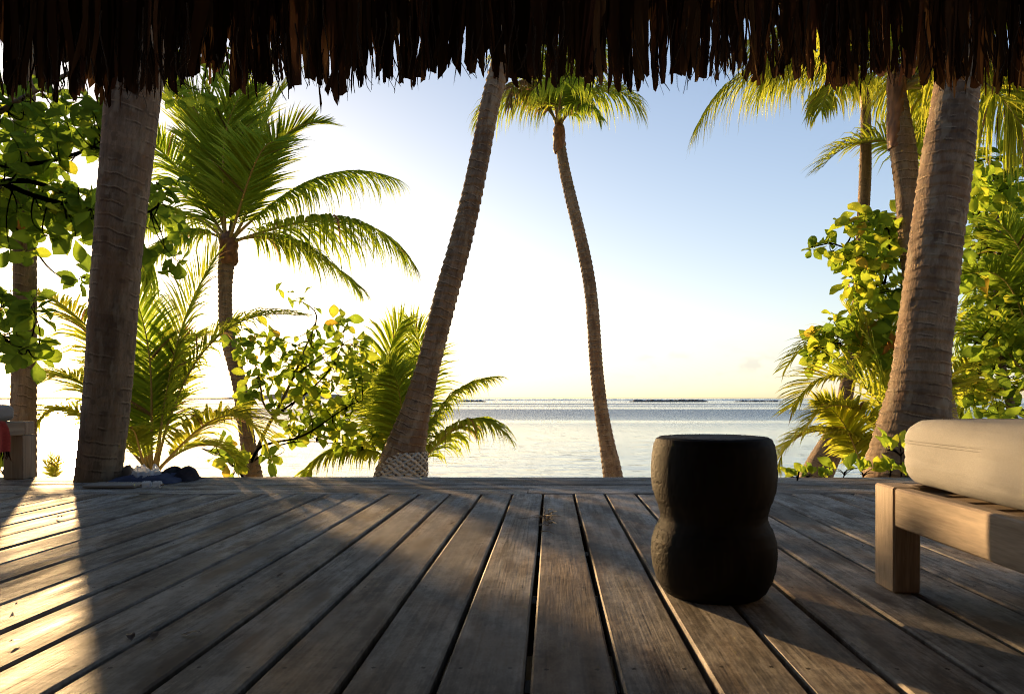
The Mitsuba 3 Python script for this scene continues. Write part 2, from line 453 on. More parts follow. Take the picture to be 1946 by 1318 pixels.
def board(x0, x1, y0, y1, along, idx, warp=0.0):
    """One weathered board: bevelled, its edges a little uneven; uv = (metres along, number + place across)."""
    L = (y1 - y0) if along == 'y' else (x1 - x0)
    wd = (x1 - x0) if along == 'y' else (y1 - y0)
    n = max(8, int(L / 0.22))
    s = np.linspace(0, L, n)
    c = 0.005
    prof = np.array([[0, -0.035], [0, -c], [c, 0], [wd / 2, 0.0006], [wd - c, 0], [wd, -c], [wd, -0.035]])
    k = len(prof)
    off = meshkit.noise(np.stack([s * 1.1, s * 0 + idx * 7.7, s * 0], -1)) - 0.5
    off2 = meshkit.noise(np.stack([s * 1.3, s * 0 + idx * 3.3 + 50, s * 0], -1)) - 0.5
    lift = (meshkit.noise(np.stack([s * 0.8, s * 0 + idx * 5.1 + 90, s * 0], -1)) - 0.5) * 0.004 + warp
    v = np.zeros((n, k, 3))
    edge = np.array([1, 1, 0.9, 0, -0.9, -1, -1])
    e = np.where(edge > 0, 1, 0)[None] * off[:, None] * 0.005 + np.where(edge < 0, 1, 0)[None] * off2[:, None] * 0.005
    v[..., 0] = prof[None, :, 0] + e
    v[..., 1] = s[:, None]
    v[..., 2] = prof[None, :, 1] + lift[:, None]
    uvv = np.stack([np.broadcast_to(s[:, None], (n, k)) + idx * 3.7, idx + np.clip(np.broadcast_to(prof[None, :, 0] / wd, (n, k)), 0.01, 0.99)], -1).reshape(-1, 2)
    v = v.reshape(-1, 3)
    i, j = np.meshgrid(np.arange(n - 1), np.arange(k - 1), indexing='ij')
    q = np.stack([i * k + j, i * k + j + 1, (i + 1) * k + j + 1, (i + 1) * k + j], -1).reshape(-1, 4)
    f = np.vstack([q[:, [0, 2, 1]], q[:, [0, 3, 2]]])
    ends = [[a, a + 1, k - 1] for a in range(k - 2)]
    f = np.vstack([f, [[0, a, a + 1] for a in range(1, k - 1)], [[(n - 1) * k, (n - 1) * k + a + 1, (n - 1) * k + a] for a in range(1, k - 1)]])
    if along == 'y':
        w = np.stack([x0 + v[:, 0], y0 + v[:, 1], v[:, 2]], 1)
    else:
        w = np.stack([x0 + v[:, 1], y1 - v[:, 0], v[:, 2]], 1)
    # faceted shading needs its own corners
    f = f.astype(int)
    w2, u2 = w[f.ravel()], uvv[f.ravel()]
    m = trimesh.Trimesh(w2, np.arange(len(w2)).reshape(-1, 3), process=False)
    if m.face_normals[np.argmax(np.abs(m.face_normals[:, 2]))][2] < 0:
        m.invert()
        u2 = u2.reshape(-1, 3, 2)[:, ::-1].reshape(-1, 2) if False else u2
    return m, u2


def add_board(key, *a, **k):
    m, u = board(*a, **k)
    add(key, m, 'deck_wood', uv=u)


counts['deck'] = 1
labels['deck'] = {'label': 'weathered grey brown timber deck of long boards running towards the water', 'kind': 'structure'}
i0, i1 = int(math.floor((-5.0 - GAP0) / PITCH)), int(math.ceil((4.2 - GAP0) / PITCH))
for i in range(i0, i1):
    g = rng.uniform(0.0066, 0.0088, 2)
    add_board('deck__board', GAP0 + i * PITCH + g[0], GAP0 + (i + 1) * PITCH - g[1], DY0, DY1 - rng.uniform(0.003, 0.009), 'y', i - i0 + 1, warp=rng.uniform(-0.002, 0.002))
XL, XR = GAP0 + i0 * PITCH, GAP0 + i1 * PITCH
edges = np.linspace(DY1 + 0.006, DY2, 5)
for r in range(4):
    cuts = [XL, *sorted(rng.uniform(-3.2, 2.6, 2)), XR]
    for a, b in zip(cuts[:-1], cuts[1:]):
        add_board('deck__border_board', a + 0.002, b - 0.002, edges[r] + 0.004, edges[r + 1] - 0.004, 'x', 100 + counts.get('deck__border_board', 0), warp=rng.uniform(-0.002, 0.002))
for k, y in enumerate(np.r_[np.arange(-3.4, 3.7, 0.6), 4.03, 4.66]):
    add('deck__joist', chamfer_box(XL + 0.02, XR - 0.02, y - 0.035, y + 0.035, -0.19, -0.0385, 0.004), 'dark_timber')
for x in np.linspace(XL + 0.3, XR - 0.3, 7):
    for y in (-3.0, 0.5, 4.3):
        add('deck__pile', fixed(tube([[x, y + 0.09, -0.9], [x, y + 0.09, -0.195]], 0.06, 10)), 'dark_timber', smooth=40)


# ------------------------------------------------------------------ palms
def trunk_mesh(pts, radii, step=0.012, sides=44, rings=0.07, depth=0.012, seed=0):
    """A ringed palm trunk through the points, with its uv = (metres along, turn)."""
    pts = np.asarray(pts, float)
    s = np.r_[0, np.cumsum(np.linalg.norm(np.diff(pts, axis=0), axis=1))]
    n = int(s[-1] / step)
    ss = np.linspace(0, s[-1], n)
    c = CubicSpline(s, pts)(ss)
    r = PchipInterpolator(s, radii)(ss)
    t = unit(np.gradient(c, axis=0))
    a = unit(np.cross(t, [0, -1, 0.05]))
    b = np.cross(t, a)
    th = np.linspace(0, 2 * np.pi, sides + 1)
    S, TH = np.meshgrid(ss, th, indexing='ij')
    P = np.stack([S * 1.2, np.cos(TH) * 0.9 + seed * 3, np.sin(TH) * 0.9], -1)
    wob = meshkit.fbm(P, 3, seed)
    ph = S / rings + (wob - 0.5) * 0.9 + 0.25 * np.cos(TH + seed) + 1.4 * meshkit.noise(np.stack([S * 0.9, S * 0 + seed, S * 0], -1))
    saw = (ph - np.floor(ph))
    which = np.floor(ph)
    strength = 0.25 + 0.9 * meshkit.noise(np.stack([which * 1.7, np.cos(TH) * 0.8, np.sin(TH) * 0.8 + seed], -1))
    lip = np.where(saw < 0.14, saw / 0.14, 1 - (saw - 0.14) / 0.86) - 0.5
    lump = meshkit.fbm(np.stack([S * 3.5, np.cos(TH) * 1.8, np.sin(TH) * 1.8 + seed], -1), 4, seed + 5) - 0.5
    pit = np.clip((meshkit.fbm(np.stack([S * 9, np.cos(TH) * 3.5, np.sin(TH) * 3.5 + seed], -1), 2, seed + 8) - 0.72) * 8, 0, 1)
    R = r[:, None] * (1 + 0.06 * lump) + depth * lip * strength - 0.012 * pit
    v = c[:, None] + R[..., None] * (np.cos(TH)[..., None] * a[:, None] + np.sin(TH)[..., None] * b[:, None])
    k = sides + 1
    i, j = np.meshgrid(np.arange(n - 1), np.arange(sides), indexing='ij')
    q = np.stack([i * k + j, i * k + j + 1, (i + 1) * k + j + 1, (i + 1) * k + j], -1).reshape(-1, 4)
    f = np.vstack([q[:, [0, 1, 2]], q[:, [0, 2, 3]]])
    uv = np.stack([S + seed * 13.7, TH / (2 * np.pi)], -1).reshape(-1, 2)
    m = trimesh.Trimesh(v.reshape(-1, 3), f, process=False)
    if (m.face_normals[0] @ (m.triangles_center[0] - c[0])) < 0:
        m = trimesh.Trimesh(m.vertices, f[:, ::-1], process=False)
    # the seam: one normal for both edges
    _, _, nn = meshkit.arrays(m, True)
    nn = nn.reshape(n, k, 3)
    nn[:, 0] = nn[:, -1] = unit(nn[:, 0] + nn[:, -1])
    return m, uv, nn.reshape(-1, 3)


def add_trunk(key, pts, radii, **kw):
    m, uv, nn = trunk_mesh(pts, radii, **kw)
    path = meshkit.write_ply(m, False, uv, None, normals=nn)
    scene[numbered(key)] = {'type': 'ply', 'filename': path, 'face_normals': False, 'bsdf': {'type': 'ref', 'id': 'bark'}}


GREEN = np.array([0.205, 0.320, 0.026])                  # reflected and passed on together
YELLOW = np.array([0.46, 0.43, 0.042])
DARKG = np.array([0.110, 0.200, 0.024])
BROWN = np.array([0.20, 0.125, 0.06])


def frond(palm, pts, length=0.6, n=62, width=0.028, droop=0.20, roll=0.0, seed=0, bare=0.16, tint=0.25, dead=0.0, thick=0.016, lift=0.35, base_angle=72, facing=None, ragged=0.12):
    """A coconut frond: a midrib through the points (base first) and two rows of folded, drooping leaflets."""
    rng = np.random.default_rng(1000 + seed)
    NR = 44
    c = spline(pts, NR)
    t = unit(np.gradient(c, axis=0))
    out = c[-1] - c[0]
    out[2] = 0
    out = unit(out)
    up = np.array([0, 0, 1.0]) - 0.55 * out if facing is None else np.asarray(facing, float)
    U = unit(up - (t @ up)[:, None] * t)
    S = np.cross(t, U)
    cr, sr = math.cos(roll), math.sin(roll)
    U, S = U * cr + S * sr, S * cr - U * sr
    key = numbered(palm + '__frond')
    rr = np.interp(np.linspace(0, 1, NR), [0, 0.08, 0.5, 1], [thick * 1.7, thick, thick * 0.55, 0.0025])
    v, f = tube(c, rr, 6)
    stemc = np.array([0.26, 0.20, 0.055]) * (1 - dead) + BROWN * 0.8 * dead
    stemc = stemc * rng.uniform(0.75, 1.1)
    add(key + '__midrib', (v, f), 'stem', smooth=True, color=np.tile(stemc, (len(v), 1)))
    n = int(n * 1.45)
    m = 2 * n
    tt = np.tile(np.linspace(bare, 0.995, n), 2) + rng.uniform(-0.4, 0.4, m) / n * (1 - bare)
    tt = np.clip(tt, bare, 0.998)
    side = np.repeat([-1.0, 1.0], n)
    u = (tt - bare) / (1 - bare)
    x = tt * (NR - 1)
    at = lambda A: np.stack([np.interp(x, np.arange(NR), A[:, q]) for q in range(3)], 1)
    P, Tn, Un, Sn = at(c), unit(at(t)), unit(at(U)), unit(at(S))
    L = length * np.interp(u, [0, 0.12, 0.4, 0.75, 1], [0.62, 0.86, 1.0, 0.80, 0.42]) * (1 + ragged * rng.normal(size=m)).clip(0.5, 1.3)
    ang = np.radians(np.interp(u, [0, 0.5, 1], [base_angle, base_angle - 16, 24]) + rng.normal(size=m) * 5)
    d = unit(Sn * (side * np.sin(ang))[:, None] + Tn * np.cos(ang)[:, None] + Un * (lift * rng.uniform(0.5, 1.4, m))[:, None])
    st = 5
    wprof = np.array([0.55, 1.0, 0.95, 0.62, 0.06])
    pos = P + Un * 0.004
    g = np.array([0, 0, -1.0])
    dr_ = droop * rng.uniform(0.5, 1.6, m) * (L / length)
    twist = rng.normal(size=m) * 0.25
    V = np.zeros((m, st, 3, 3))
    wid = width * 0.82 * rng.uniform(0.75, 1.15, m) * np.interp(u, [0, 0.3, 1], [0.7, 1, 0.6])
    for k in range(st):
        nrm = unit(Un + twist[:, None] * Tn - (Un * d).sum(1)[:, None] * d)
        w = unit(np.cross(d, nrm))
        hw = (wid * wprof[k] / 2)[:, None]
        V[:, k, 0] = pos - w * hw - nrm * hw * 0.45
        V[:, k, 1] = pos
        V[:, k, 2] = pos + w * hw - nrm * hw * 0.45
        if k < st - 1:
            pos = pos + d * (L / (st - 1))[:, None]
            d = unit(d + g * (dr_ * (0.45 + 0.5 * k))[:, None])
    vid = np.arange(m * st * 3).reshape(m, st, 3)
    q = np.stack([vid[:, :-1, :-1], vid[:, :-1, 1:], vid[:, 1:, 1:], vid[:, 1:, :-1]], -1).reshape(-1, 4)
    F = np.vstack([q[:, [0, 1, 2]], q[:, [0, 2, 3]]])
    col = GREEN[None] * (1 - tint) + YELLOW[None] * tint
    y = (tint * 0.6 * rng.normal(size=m)).clip(-0.3, 0.5)[:, None]
    col = col * (1 - np.abs(y)) + np.where(y > 0, YELLOW, DARKG) * np.abs(y)
    br = (rng.random(m) < 0.02 + dead)[:, None]
    col = np.where(br, BROWN * rng.uniform(0.6, 1.2, (m, 1)), col) * rng.uniform(0.82, 1.18, (m, 1))
    C = np.repeat(col, st * 3, 0)
    tip = np.tile(np.repeat([0, 0, 0, 0.12, 0.5], 3), m)[:, None] * rng.uniform(0, 1, (m, 1)).repeat(st * 3, 0)
    C = C * (1 - tip) + (YELLOW * 0.6 + BROWN * 0.5) * tip
    add(key + '__leaflets', (V.reshape(-1, 3), F), 'frond_leaf', smooth=True, color=C, kind='stuff')


def F2(palm, y, pts, **kw):
    """A frond through photograph pixels (px, py, metres nearer or farther than y)."""
    frond(palm, [W(p[0], p[1], y + (p[2] if len(p) > 2 else 0)) for p in pts], **kw)


def ring_fronds(palm, base, n, reach, seed, elev=(0.2, 1.1), az=(0, 360), **kw):
    """More fronds round a crown, arching out and down."""
    rng = np.random.default_rng(seed)
    for k in range(n):
        a = math.radians(az[0] + (az[1] - az[0]) * (k + rng.uniform(0.1, 0.9)) / n)
        e = rng.uniform(*elev)
        R = reach * rng.uniform(0.85, 1.1)
        o = np.array([math.cos(a), math.sin(a), 0])
        p1 = base + R * 0.40 * (o * math.cos(e) + [0, 0, math.sin(e)])
        e2 = e - 0.55
        p2 = p1 + R * 0.35 * (o * math.cos(e2) + [0, 0, math.sin(e2)])
        e3 = e2 - 0.7
        p3 = p2 + R * 0.3 * (o * math.cos(e3) + [0, 0, math.sin(e3)])
        frond(palm, [base, p1, p2, p3], seed=seed * 50 + k, roll=rng.normal() * 0.25, **kw)


def crown_shaft(palm, at, r, seed=0, h=0.35):
    """The fibrous sheath at the top of a trunk, where the fronds start."""
    p = np.asarray(at, float)
    th = np.linspace(0, 2 * np.pi, 28, endpoint=False)
    zz = np.linspace(-h, 0.12, 16)
    Z, TH = np.meshgrid(zz, th, indexing='ij')
    R = r * np.interp(Z, [-h, -h * 0.6, 0, 0.12], [0.98, 1.10, 1.05, 0.5]) * (1 + 0.5 * (meshkit.fbm(np.stack([Z * 16, np.cos(TH) * 2, np.sin(TH) * 2 + seed], -1), 3, seed) - 0.5))
    v = np.stack([p[0] + R * np.cos(TH), p[1] + R * np.sin(TH), p[2] + Z], -1).reshape(-1, 3)
    i, j = np.meshgrid(np.arange(15), np.arange(28), indexing='ij')
    q = np.stack([i * 28 + j, i * 28 + (j + 1) % 28, (i + 1) * 28 + (j + 1) % 28, (i + 1) * 28 + j], -1).reshape(-1, 4)
    m = trimesh.Trimesh(v, np.vstack([q[:, [0, 1, 2]], q[:, [0, 2, 3]]]), process=False)
    rng = np.random.default_rng(seed)
    col = np.array([0.17, 0.078, 0.033]) * rng.uniform(0.5, 1.5, (len(v), 1))
    add(palm + '__fibre_sheath', m, 'stem', smooth=True, color=col)


def trunk_px(palm, rows, y, seed=0, bottom=None, top=None, **kw):
    """A trunk from its photographed edges: rows of (py, left px, right px[, metres off y]) from the top down."""
    rows = sorted(rows, key=lambda r: -r[0])
    pts = [W((r[1] + r[2]) / 2, r[0], y + (r[3] if len(r) > 3 else 0)) for r in rows]
    rad = [(r[2] - r[1]) / 2 / FP * (y + (r[3] if len(r) > 3 else 0)) for r in rows]
    if bottom is not None:
        dirn = pts[0] - pts[1]
        dirn = dirn / abs(dirn[2]) * (pts[0][2] - bottom)
        pts.insert(0, pts[0] + dirn * np.array([0.7, 0.7, 1]))
        rad.insert(0, rad[0] * 1.10)
    if top is not None:
        dirn = unit(pts[-1] - pts[-2])
        pts.append(pts[-1] + dirn * top)
        rad.append(rad[-1] * 0.90)
    add_trunk(palm + '__trunk', pts, rad, seed=seed, **kw)
    return pts[-1], rad[-1]


# thick palm standing through the deck on the left
pA = thing('coconut_palm', 'thick straight palm trunk rising through the deck boards at left, beside the low sun', 'palm tree')
topA, rA = trunk_px(pA, [(100, 216, 309), (200, 206, 297), (350, 193, 279), (500, 181, 263), (650, 171, 252), (800, 160, 239), (880, 152, 229), (918, 147, 226)], 4.58, seed=1, bottom=-0.7, top=3.0, rings=0.085, depth=0.005)
crown_shaft(pA, topA, rA, 1)
ring_fronds(pA, topA, 9, 3.2, 21, elev=(-0.1, 1.0), n_=0) if False else None
# slim palm at the left edge
pB = thing('coconut_palm', 'slim grey palm trunk at the far left edge behind the bench leg', 'palm tree')
topB, rB = trunk_px(pB, [(150, 30, 64), (300, 28, 64), (450, 28, 65), (600, 29, 66), (750, 25, 65), (900, 22, 65)], 6.2, seed=2, bottom=-0.8, top=2.2, depth=0.006)
crown_shaft(pB, topB, rB, 2)
# the thick trunk with the woven wrap, leaning right
pF = thing('coconut_palm', 'thick palm trunk leaning to the right, with a woven wrap round its base', 'palm tree')
YF = 7.4
topF, rF = trunk_px(pF, [(-60, 977, 1008), (20, 958, 994), (100, 939, 975), (175, 919, 955), (300, 893, 930), (473, 851, 893), (560, 826, 870), (672, 798, 842), (760, 770, 822), (830, 742, 811), (870, 725, 807), (906, 712, 806)], YF, seed=3, bottom=-0.75, top=1.5, depth=0.017, rings=0.085)
crown_shaft(pF, topF, rF, 3)
# thin curved palm in the middle, all of it in view
pG = thing('coconut_palm', 'thin curved palm in the middle whose small crown shows under the thatch', 'palm tree')
YG = 12.0
topG, rG = trunk_px(pG, [(245, 1056, 1070), (284, 1057, 1076), (360, 1070, 1092), (440, 1089, 1112), (560, 1111, 1135), (672, 1119, 1144), (760, 1127, 1153), (840, 1138, 1168), (905, 1146, 1184)], YG, seed=4, bottom=-1.4, depth=0.016, rings=0.09, step=0.016)
crown_shaft(pG, topG, 0.095, 4, h=0.42)
KG = dict(length=0.85, n=54, width=0.042, droop=0.95, thick=0.022, tint=0.35, lift=0.05)
F2(pG, YG, [(1060, 238), (1020, 193), (965, 182), (908, 222)], seed=1, **KG)
F2(pG, YG, [(1062, 238), (1105, 190), (1160, 172), (1216, 206)], seed=2, **KG)
F2(pG, YG, [(1060, 235), (1052, 165, -.2), (1040, 110, -.5), (1010, 60, -.8)], seed=3, **KG)
F2(pG, YG, [(1064, 235), (1078, 165, -.3), (1105, 115, -.5), (1150, 80, -.9)], seed=4, **KG)
F2(pG, YG, [(1058, 236), (1030, 170, .2), (990, 120, .4), (950, 110, .6)], seed=5, **KG)
F2(pG, YG, [(1064, 236), (1060, 160, .4), (1075, 90, .9), (1100, 50, 1.5)], seed=6, **KG)
F2(pG, YG, [(1058, 236), (1020, 175, -.2), (990, 155, -.5), (968, 200, -.7)], seed=7, dead=0.8, **{**KG, 'droop': 0.7, 'length': 0.5})
F2(pG, YG, [(1064, 238), (1090, 205, -.4), (1115, 200, -.8), (1140, 225, -1.0)], seed=8, **{**KG, 'length': 0.45, 'tint': 0.1})
F2(pG, YG, [(1060, 236), (1066, 180, -.5), (1072, 150, -1.2), (1076, 160, -1.7)], seed=9, **{**KG, 'tint': 0.1})

# the thick trunk on the right
pH = thing('coconut_palm', 'thickest palm trunk, on the right behind the cream daybed', 'palm tree')
topH, rH = trunk_px(pH, [(60, 1790, 1868), (175, 1777, 1857), (328, 1751, 1842), (473, 1731, 1824), (580, 1716, 1812), (672, 1704, 1802), (740, 1693, 1801), (800, 1675, 1803), (850, 1660, 1808), (890, 1648, 1816)], 5.5, seed=5, bottom=-0.7, top=2.6, depth=0.014, rings=0.08)
crown_shaft(pH, topH, rH, 5)
# the trunk crossing behind it
pI = thing('coconut_palm', 'reddish brown palm trunk with torn bark, close behind the thickest trunk', 'palm tree')
YI = 7.2
topI, rI = trunk_px(pI, [(165, 1690, 1718), (218, 1690, 1728), (291, 1694, 1740), (364, 1703, 1746), (473, 1711, 1752), (600, 1730, 1774), (720, 1755, 1802), (800, 1768, 1818), (890, 1778, 1832)], YI, seed=6, bottom=-0.8, depth=0.012)
crown_shaft(pI, topI + [0, 0, 0.1], rI * 1.15, 6, h=0.75)
KI = dict(length=0.95, n=60, width=0.042, droop=0.95, thick=0.024, tint=0.5, lift=0.05)
F2(pI, YI, [(1712, 168), (1765, 110), (1850, 115, -.2), (1960, 230, -.4)], seed=11, **KI)
F2(pI, YI, [(1715, 168), (1790, 130, .4), (1880, 160, .8), (1960, 290, 1.0)], seed=12, **KI)
F2(pI, YI, [(1708, 165), (1730, 80, .3), (1800, 20, .8), (1900, 30, 1.2)], seed=13, **KI)
F2(pI, YI, [(1700, 165), (1672, 100, .2), (1620, 40, .4), (1540, 20, .6)], seed=14, **KI)
F2(pI, YI, [(1712, 165), (1752, 130, .9), (1800, 120, 1.7), (1850, 200, 2.4)], seed=15, **KI)
F2(pI, YI, [(1704, 165), (1690, 90, -.2), (1670, 20, -.5), (1650, -30, -.9)], seed=16, **KI)
F2(pI, YI, [(1714, 168), (1780, 95, -.2), (1870, 90, -.5), (1985, 170, -.8)], seed=18, **{**KI, 'length': 1.1})
F2(pI, YI, [(1714, 168), (1790, 140, -.3), (1860, 150, -.7), (1940, 235, -1.0)], seed=19, **{**KI, 'length': 1.0})
F2(pI, YI, [(1716, 170), (1760, 170, .5), (1800, 210, .9), (1815, 300, 1.1)], seed=17, **{**KI, 'length': 0.6})
# the slim dark trunk in the background on the right
pJ = thing('coconut_palm', 'slim dark palm at right whose long frond hangs over the sky, its foot leaning left', 'palm tree')
YJ = 9.2
topJ, rJ = trunk_px(pJ, [(165, 1637, 1653), (250, 1636, 1655), (340, 1633, 1655), (440, 1628, 1649), (560, 1621, 1644), (680, 1606, 1632), (750, 1593, 1621), (800, 1580, 1613), (840, 1560, 1606), (880, 1535, 1590), (905, 1522, 1580)], YJ, seed=7, bottom=-1.0, depth=0.005, step=0.014)
crown_shaft(pJ, topJ, rJ * 1.1, 7, h=0.3)
KJ = dict(length=0.98, n=70, width=0.042, droop=1.0, thick=0.024, tint=0.48, lift=0.0)
F2(pJ, YJ, [(1643, 160), (1560, 112), (1440, 128), (1330, 232)], seed=21, **KJ)
F2(pJ, YJ, [(1640, 160), (1570, 120, .5), (1500, 120, 1.0), (1440, 180, 1.4)], seed=22, **KJ)
F2(pJ, YJ, [(1642, 160), (1590, 90, -.4), (1510, 60, -.8), (1420, 80, -1.1)], seed=23, **KJ)
F2(pJ, YJ, [(1646, 160), (1690, 130, .4), (1730, 160, .8), (1760, 260, 1.0)], seed=24, **KJ)
F2(pJ, YJ, [(1645, 158), (1650, 80, .3), (1680, 10, .6), (1720, -20, .9)], seed=25, **KJ)
F2(pJ, YJ, [(1640, 162), (1610, 150, -.6), (1580, 165, -1.1), (1560, 210, -1.4)], seed=26, **{**KJ, 'length': 0.6})

# young palm with a trunk on the left
pC = thing('coconut_palm', 'leafy young palm at left with a dark slender trunk and full crown of upright fronds', 'palm tree')
YC = 8.6
topC, rC = trunk_px(pC, [(470, 420, 448), (500, 416, 444), (560, 416, 440), (640, 420, 446), (720, 440, 466), (800, 452, 479), (860, 460, 488), (905, 460, 498)], YC, seed=8, bottom=-0.9, depth=0.016, rings=0.06)
crown_shaft(pC, topC + [0, 0, 0.08], rC * 1.1, 8, h=0.3)
KC = dict(length=0.68, n=70, width=0.044, droop=0.30, thick=0.020, tint=0.14)
b = (434, 462)
F2(pC, YC, [b, (545, 428, -.1), (670, 420, -.2), (770, 486, -.3)], seed=31, **{**KC, 'droop': 1.0, 'lift': .0, 'length': .95})
F2(pC, YC, [b, (520, 385, .1), (625, 332, .2), (737, 335, .3)], seed=32, **{**KC, 'droop': .9, 'lift': .0, 'length': .92, 'roll': 0.3})
F2(pC, YC, [b, (530, 455, .3), (610, 490, .5), (678, 545, .6)], seed=33, **{**KC, 'droop': .8, 'lift': .1, 'length': .7})
F2(pC, YC, [b, (490, 350, -.1), (545, 255, -.2), (622, 235, -.3)], seed=34, **{**KC, 'droop': .10, 'base_angle': 56, 'lift': .15, 'n': 62, 'tint': .24, 'length': .5})
F2(pC, YC, [(428, 462), (424, 350, -.25), (430, 250, -.5), (470, 165, -.7)], seed=35, **{**KC, 'droop': .10, 'base_angle': 56, 'lift': .15, 'n': 62, 'tint': .24, 'tint': .15, 'length': .7})
F2(pC, YC, [b, (470, 320, .2), (505, 220, .4), (560, 150, .6)], seed=36, **{**KC, 'droop': .10, 'base_angle': 56, 'lift': .15, 'n': 62, 'tint': .24})
F2(pC, YC, [b, (450, 310, .3), (470, 180, .6), (500, 110, .9)], seed=37, **{**KC, 'droop': .10, 'base_angle': 56, 'lift': .15, 'n': 62, 'tint': .24})
F2(pC, YC, [b, (400, 330, .2), (365, 235, .4), (320, 190, .6)], seed=38, **{**KC, 'droop': .10, 'base_angle': 56, 'lift': .15, 'n': 62, 'tint': .24})
F2(pC, YC, [b, (412, 330, -.2), (390, 240, -.5), (330, 170, -.7)], seed=39, **{**KC, 'droop': .10, 'base_angle': 56, 'lift': .15, 'n': 62, 'tint': .24, 'tint': .2})
F2(pC, YC, [b, (375, 370), (320, 300), (285, 265)], seed=40, **{**KC, 'roll': -.5})
F2(pC, YC, [b, (375, 415, .2), (310, 400, .4), (245, 450, .5)], seed=41, **{**KC, 'droop': .9, 'lift': .1, 'length': .7})
F2(pC, YC, [b, (380, 440, -.2), (320, 455, -.4), (268, 530, -.5)], seed=42, **{**KC, 'droop': .9, 'lift': .1, 'length': .7})
F2(pC, YC, [b, (460, 380, -.4), (490, 300, -.9), (520, 270, -1.4)], seed=43, **{**KC, 'droop': .10, 'base_angle': 56, 'lift': .15, 'n': 62, 'tint': .24, 'tint': .15})
F2(pC, YC, [b, (440, 360, .5), (420, 250, 1.1), (400, 190, 1.7)], seed=45, **{**KC, 'droop': .10, 'base_angle': 56, 'lift': .15, 'n': 62, 'tint': .24})

# stemless young palm behind the trunk at left
pD = thing('young_palm', 'young stemless palm with reddish midribs spreading from the ground behind the left trunk', 'palm plant')
YD = 6.4
KD = dict(length=0.50, n=56, width=0.033, droop=0.22, thick=0.014, tint=0.32, bare=0.22, lift=0.25, base_angle=58)
b = (292, 895)
F2(pD, YD, [b, (318, 740), (350, 610), (412, 487)], seed=51, **{**KD, 'facing': (-.5, -1, .3)})
F2(pD, YD, [(288, 895), (288, 750, -.1), (280, 650, -.15), (248, 545, -.2)], seed=52, **{**KD, 'tint': .1, 'roll': .9})
F2(pD, YD, [(296, 895), (335, 760, .1), (420, 635, .2), (568, 600, .3)], seed=53, **{**KD, 'droop': .45})
F2(pD, YD, [(298, 895), (360, 830, -.1), (430, 790, -.2), (500, 830, -.3)], seed=55, **{**KD, 'droop': .35, 'tint': .6})
F2(pD, YD, [(284, 895), (235, 740, .2), (165, 620, .4), (70, 560, .6)], seed=56, **{**KD, 'droop': .30, 'tint': .6})
F2(pD, YD, [(282, 895), (220, 790, .2), (140, 720, .3), (58, 730, .4)], seed=57, **{**KD, 'droop': .35, 'tint': .5})
F2(pD, YD, [(280, 895), (210, 820, .1), (130, 780, .1), (60, 815, .2)], seed=58, **{**KD, 'droop': .30, 'tint': .5, 'length': .36})
F2(pD, YD, [(292, 895), (310, 760, .3), (340, 660, .6), (380, 640, .9)], seed=59, **{**KD, 'tint': .3})
F2(pD, YD, [(288, 895), (262, 790, .1), (235, 740, .2), (190, 700, .3)], seed=60, **{**KD, 'tint': .2})
F2(pD, YD, [(286, 897), (262, 840, -.2), (250, 815, -.4), (225, 830, -.6)], seed=62, **{**KD, 'length': .28, 'n': 36})
F2(pD, YD, [(298, 897), (340, 860, .2), (390, 845, .4), (450, 880, .6)], seed=63, **{**KD, 'length': .34, 'n': 40})

# young palm behind the leaning trunk
pE = thing('young_palm', 'young low palm fanning out behind the foot of the leaning wrapped trunk', 'palm plant')
YE = 8.4
KE = dict(length=0.58, n=62, width=0.042, droop=0.25, thick=0.015, tint=0.25, bare=0.18, lift=0.25, base_angle=60)
b = (775, 900)
F2(pE, YE, [b, (752, 790), (738, 700), (765, 610)], seed=71, **{**KE, 'facing': (.1, -1, .3)})
F2(pE, YE, [b, (785, 770, .2), (800, 680, .4), (780, 610, .5)], seed=72, **KE)
F2(pE, YE, [b, (740, 800, .1), (712, 730, .2), (668, 690, .3)], seed=73, **{**KE, 'facing': (.3, -1, .4)})
F2(pE, YE, [b, (800, 850), (845, 770), (935, 718)], seed=74, **{**KE, 'length': .52, 'droop': .75, 'lift': .1})
F2(pE, YE, [b, (825, 850, -.2), (890, 800, -.4), (960, 825, -.5)], seed=75, **{**KE, 'length': .60, 'droop': .9, 'lift': .1})
F2(pE, YE, [b, (720, 862, -.2), (650, 852, -.4), (582, 905, -.5)], seed=76, **{**KE, 'length': .52, 'droop': .85, 'lift': .1})
F2(pE, YE, [b, (735, 820, .3), (695, 780, .6), (640, 790, .9)], seed=77, **KE)
F2(pE, YE, [b, (765, 800, -.3), (755, 730, -.6), (735, 690, -.9)], seed=78, **{**KE, 'facing': (.1, -1, .4)})

# young palm behind the right trunk
pK = thing('young_palm', 'bright yellow green young palm left of the thickest trunk, its fronds reaching over the water', 'palm plant')
YK = 6.9
KK = dict(length=0.50, n=56, width=0.037, droop=0.22, thick=0.014, tint=0.60, bare=0.18, lift=0.3, base_angle=64)
b = (1705, 900)
F2(pK, YK, [b, (1672, 765, -.1), (1600, 715, -.2), (1508, 772, -.3)], seed=81, **{**KK, 'facing': (-.3, -.5, 1)})
F2(pK, YK - .2, [(1645, 905), (1622, 845), (1596, 795), (1552, 762)], seed=82, **{**KK, 'facing': (-.4, -1, .5), 'length': .32})
F2(pK, YK - .1, [(1660, 905), (1600, 825), (1545, 820), (1478, 885)], seed=83, **{**KK, 'length': .34, 'droop': .35})
F2(pK, YK, [b, (1690, 780, .2), (1665, 680, .3), (1610, 590, .4)], seed=84, **KK)
F2(pK, YK, [b, (1670, 740, .4), (1590, 640, .7), (1495, 695, .9)], seed=85, **{**KK, 'droop': .4})
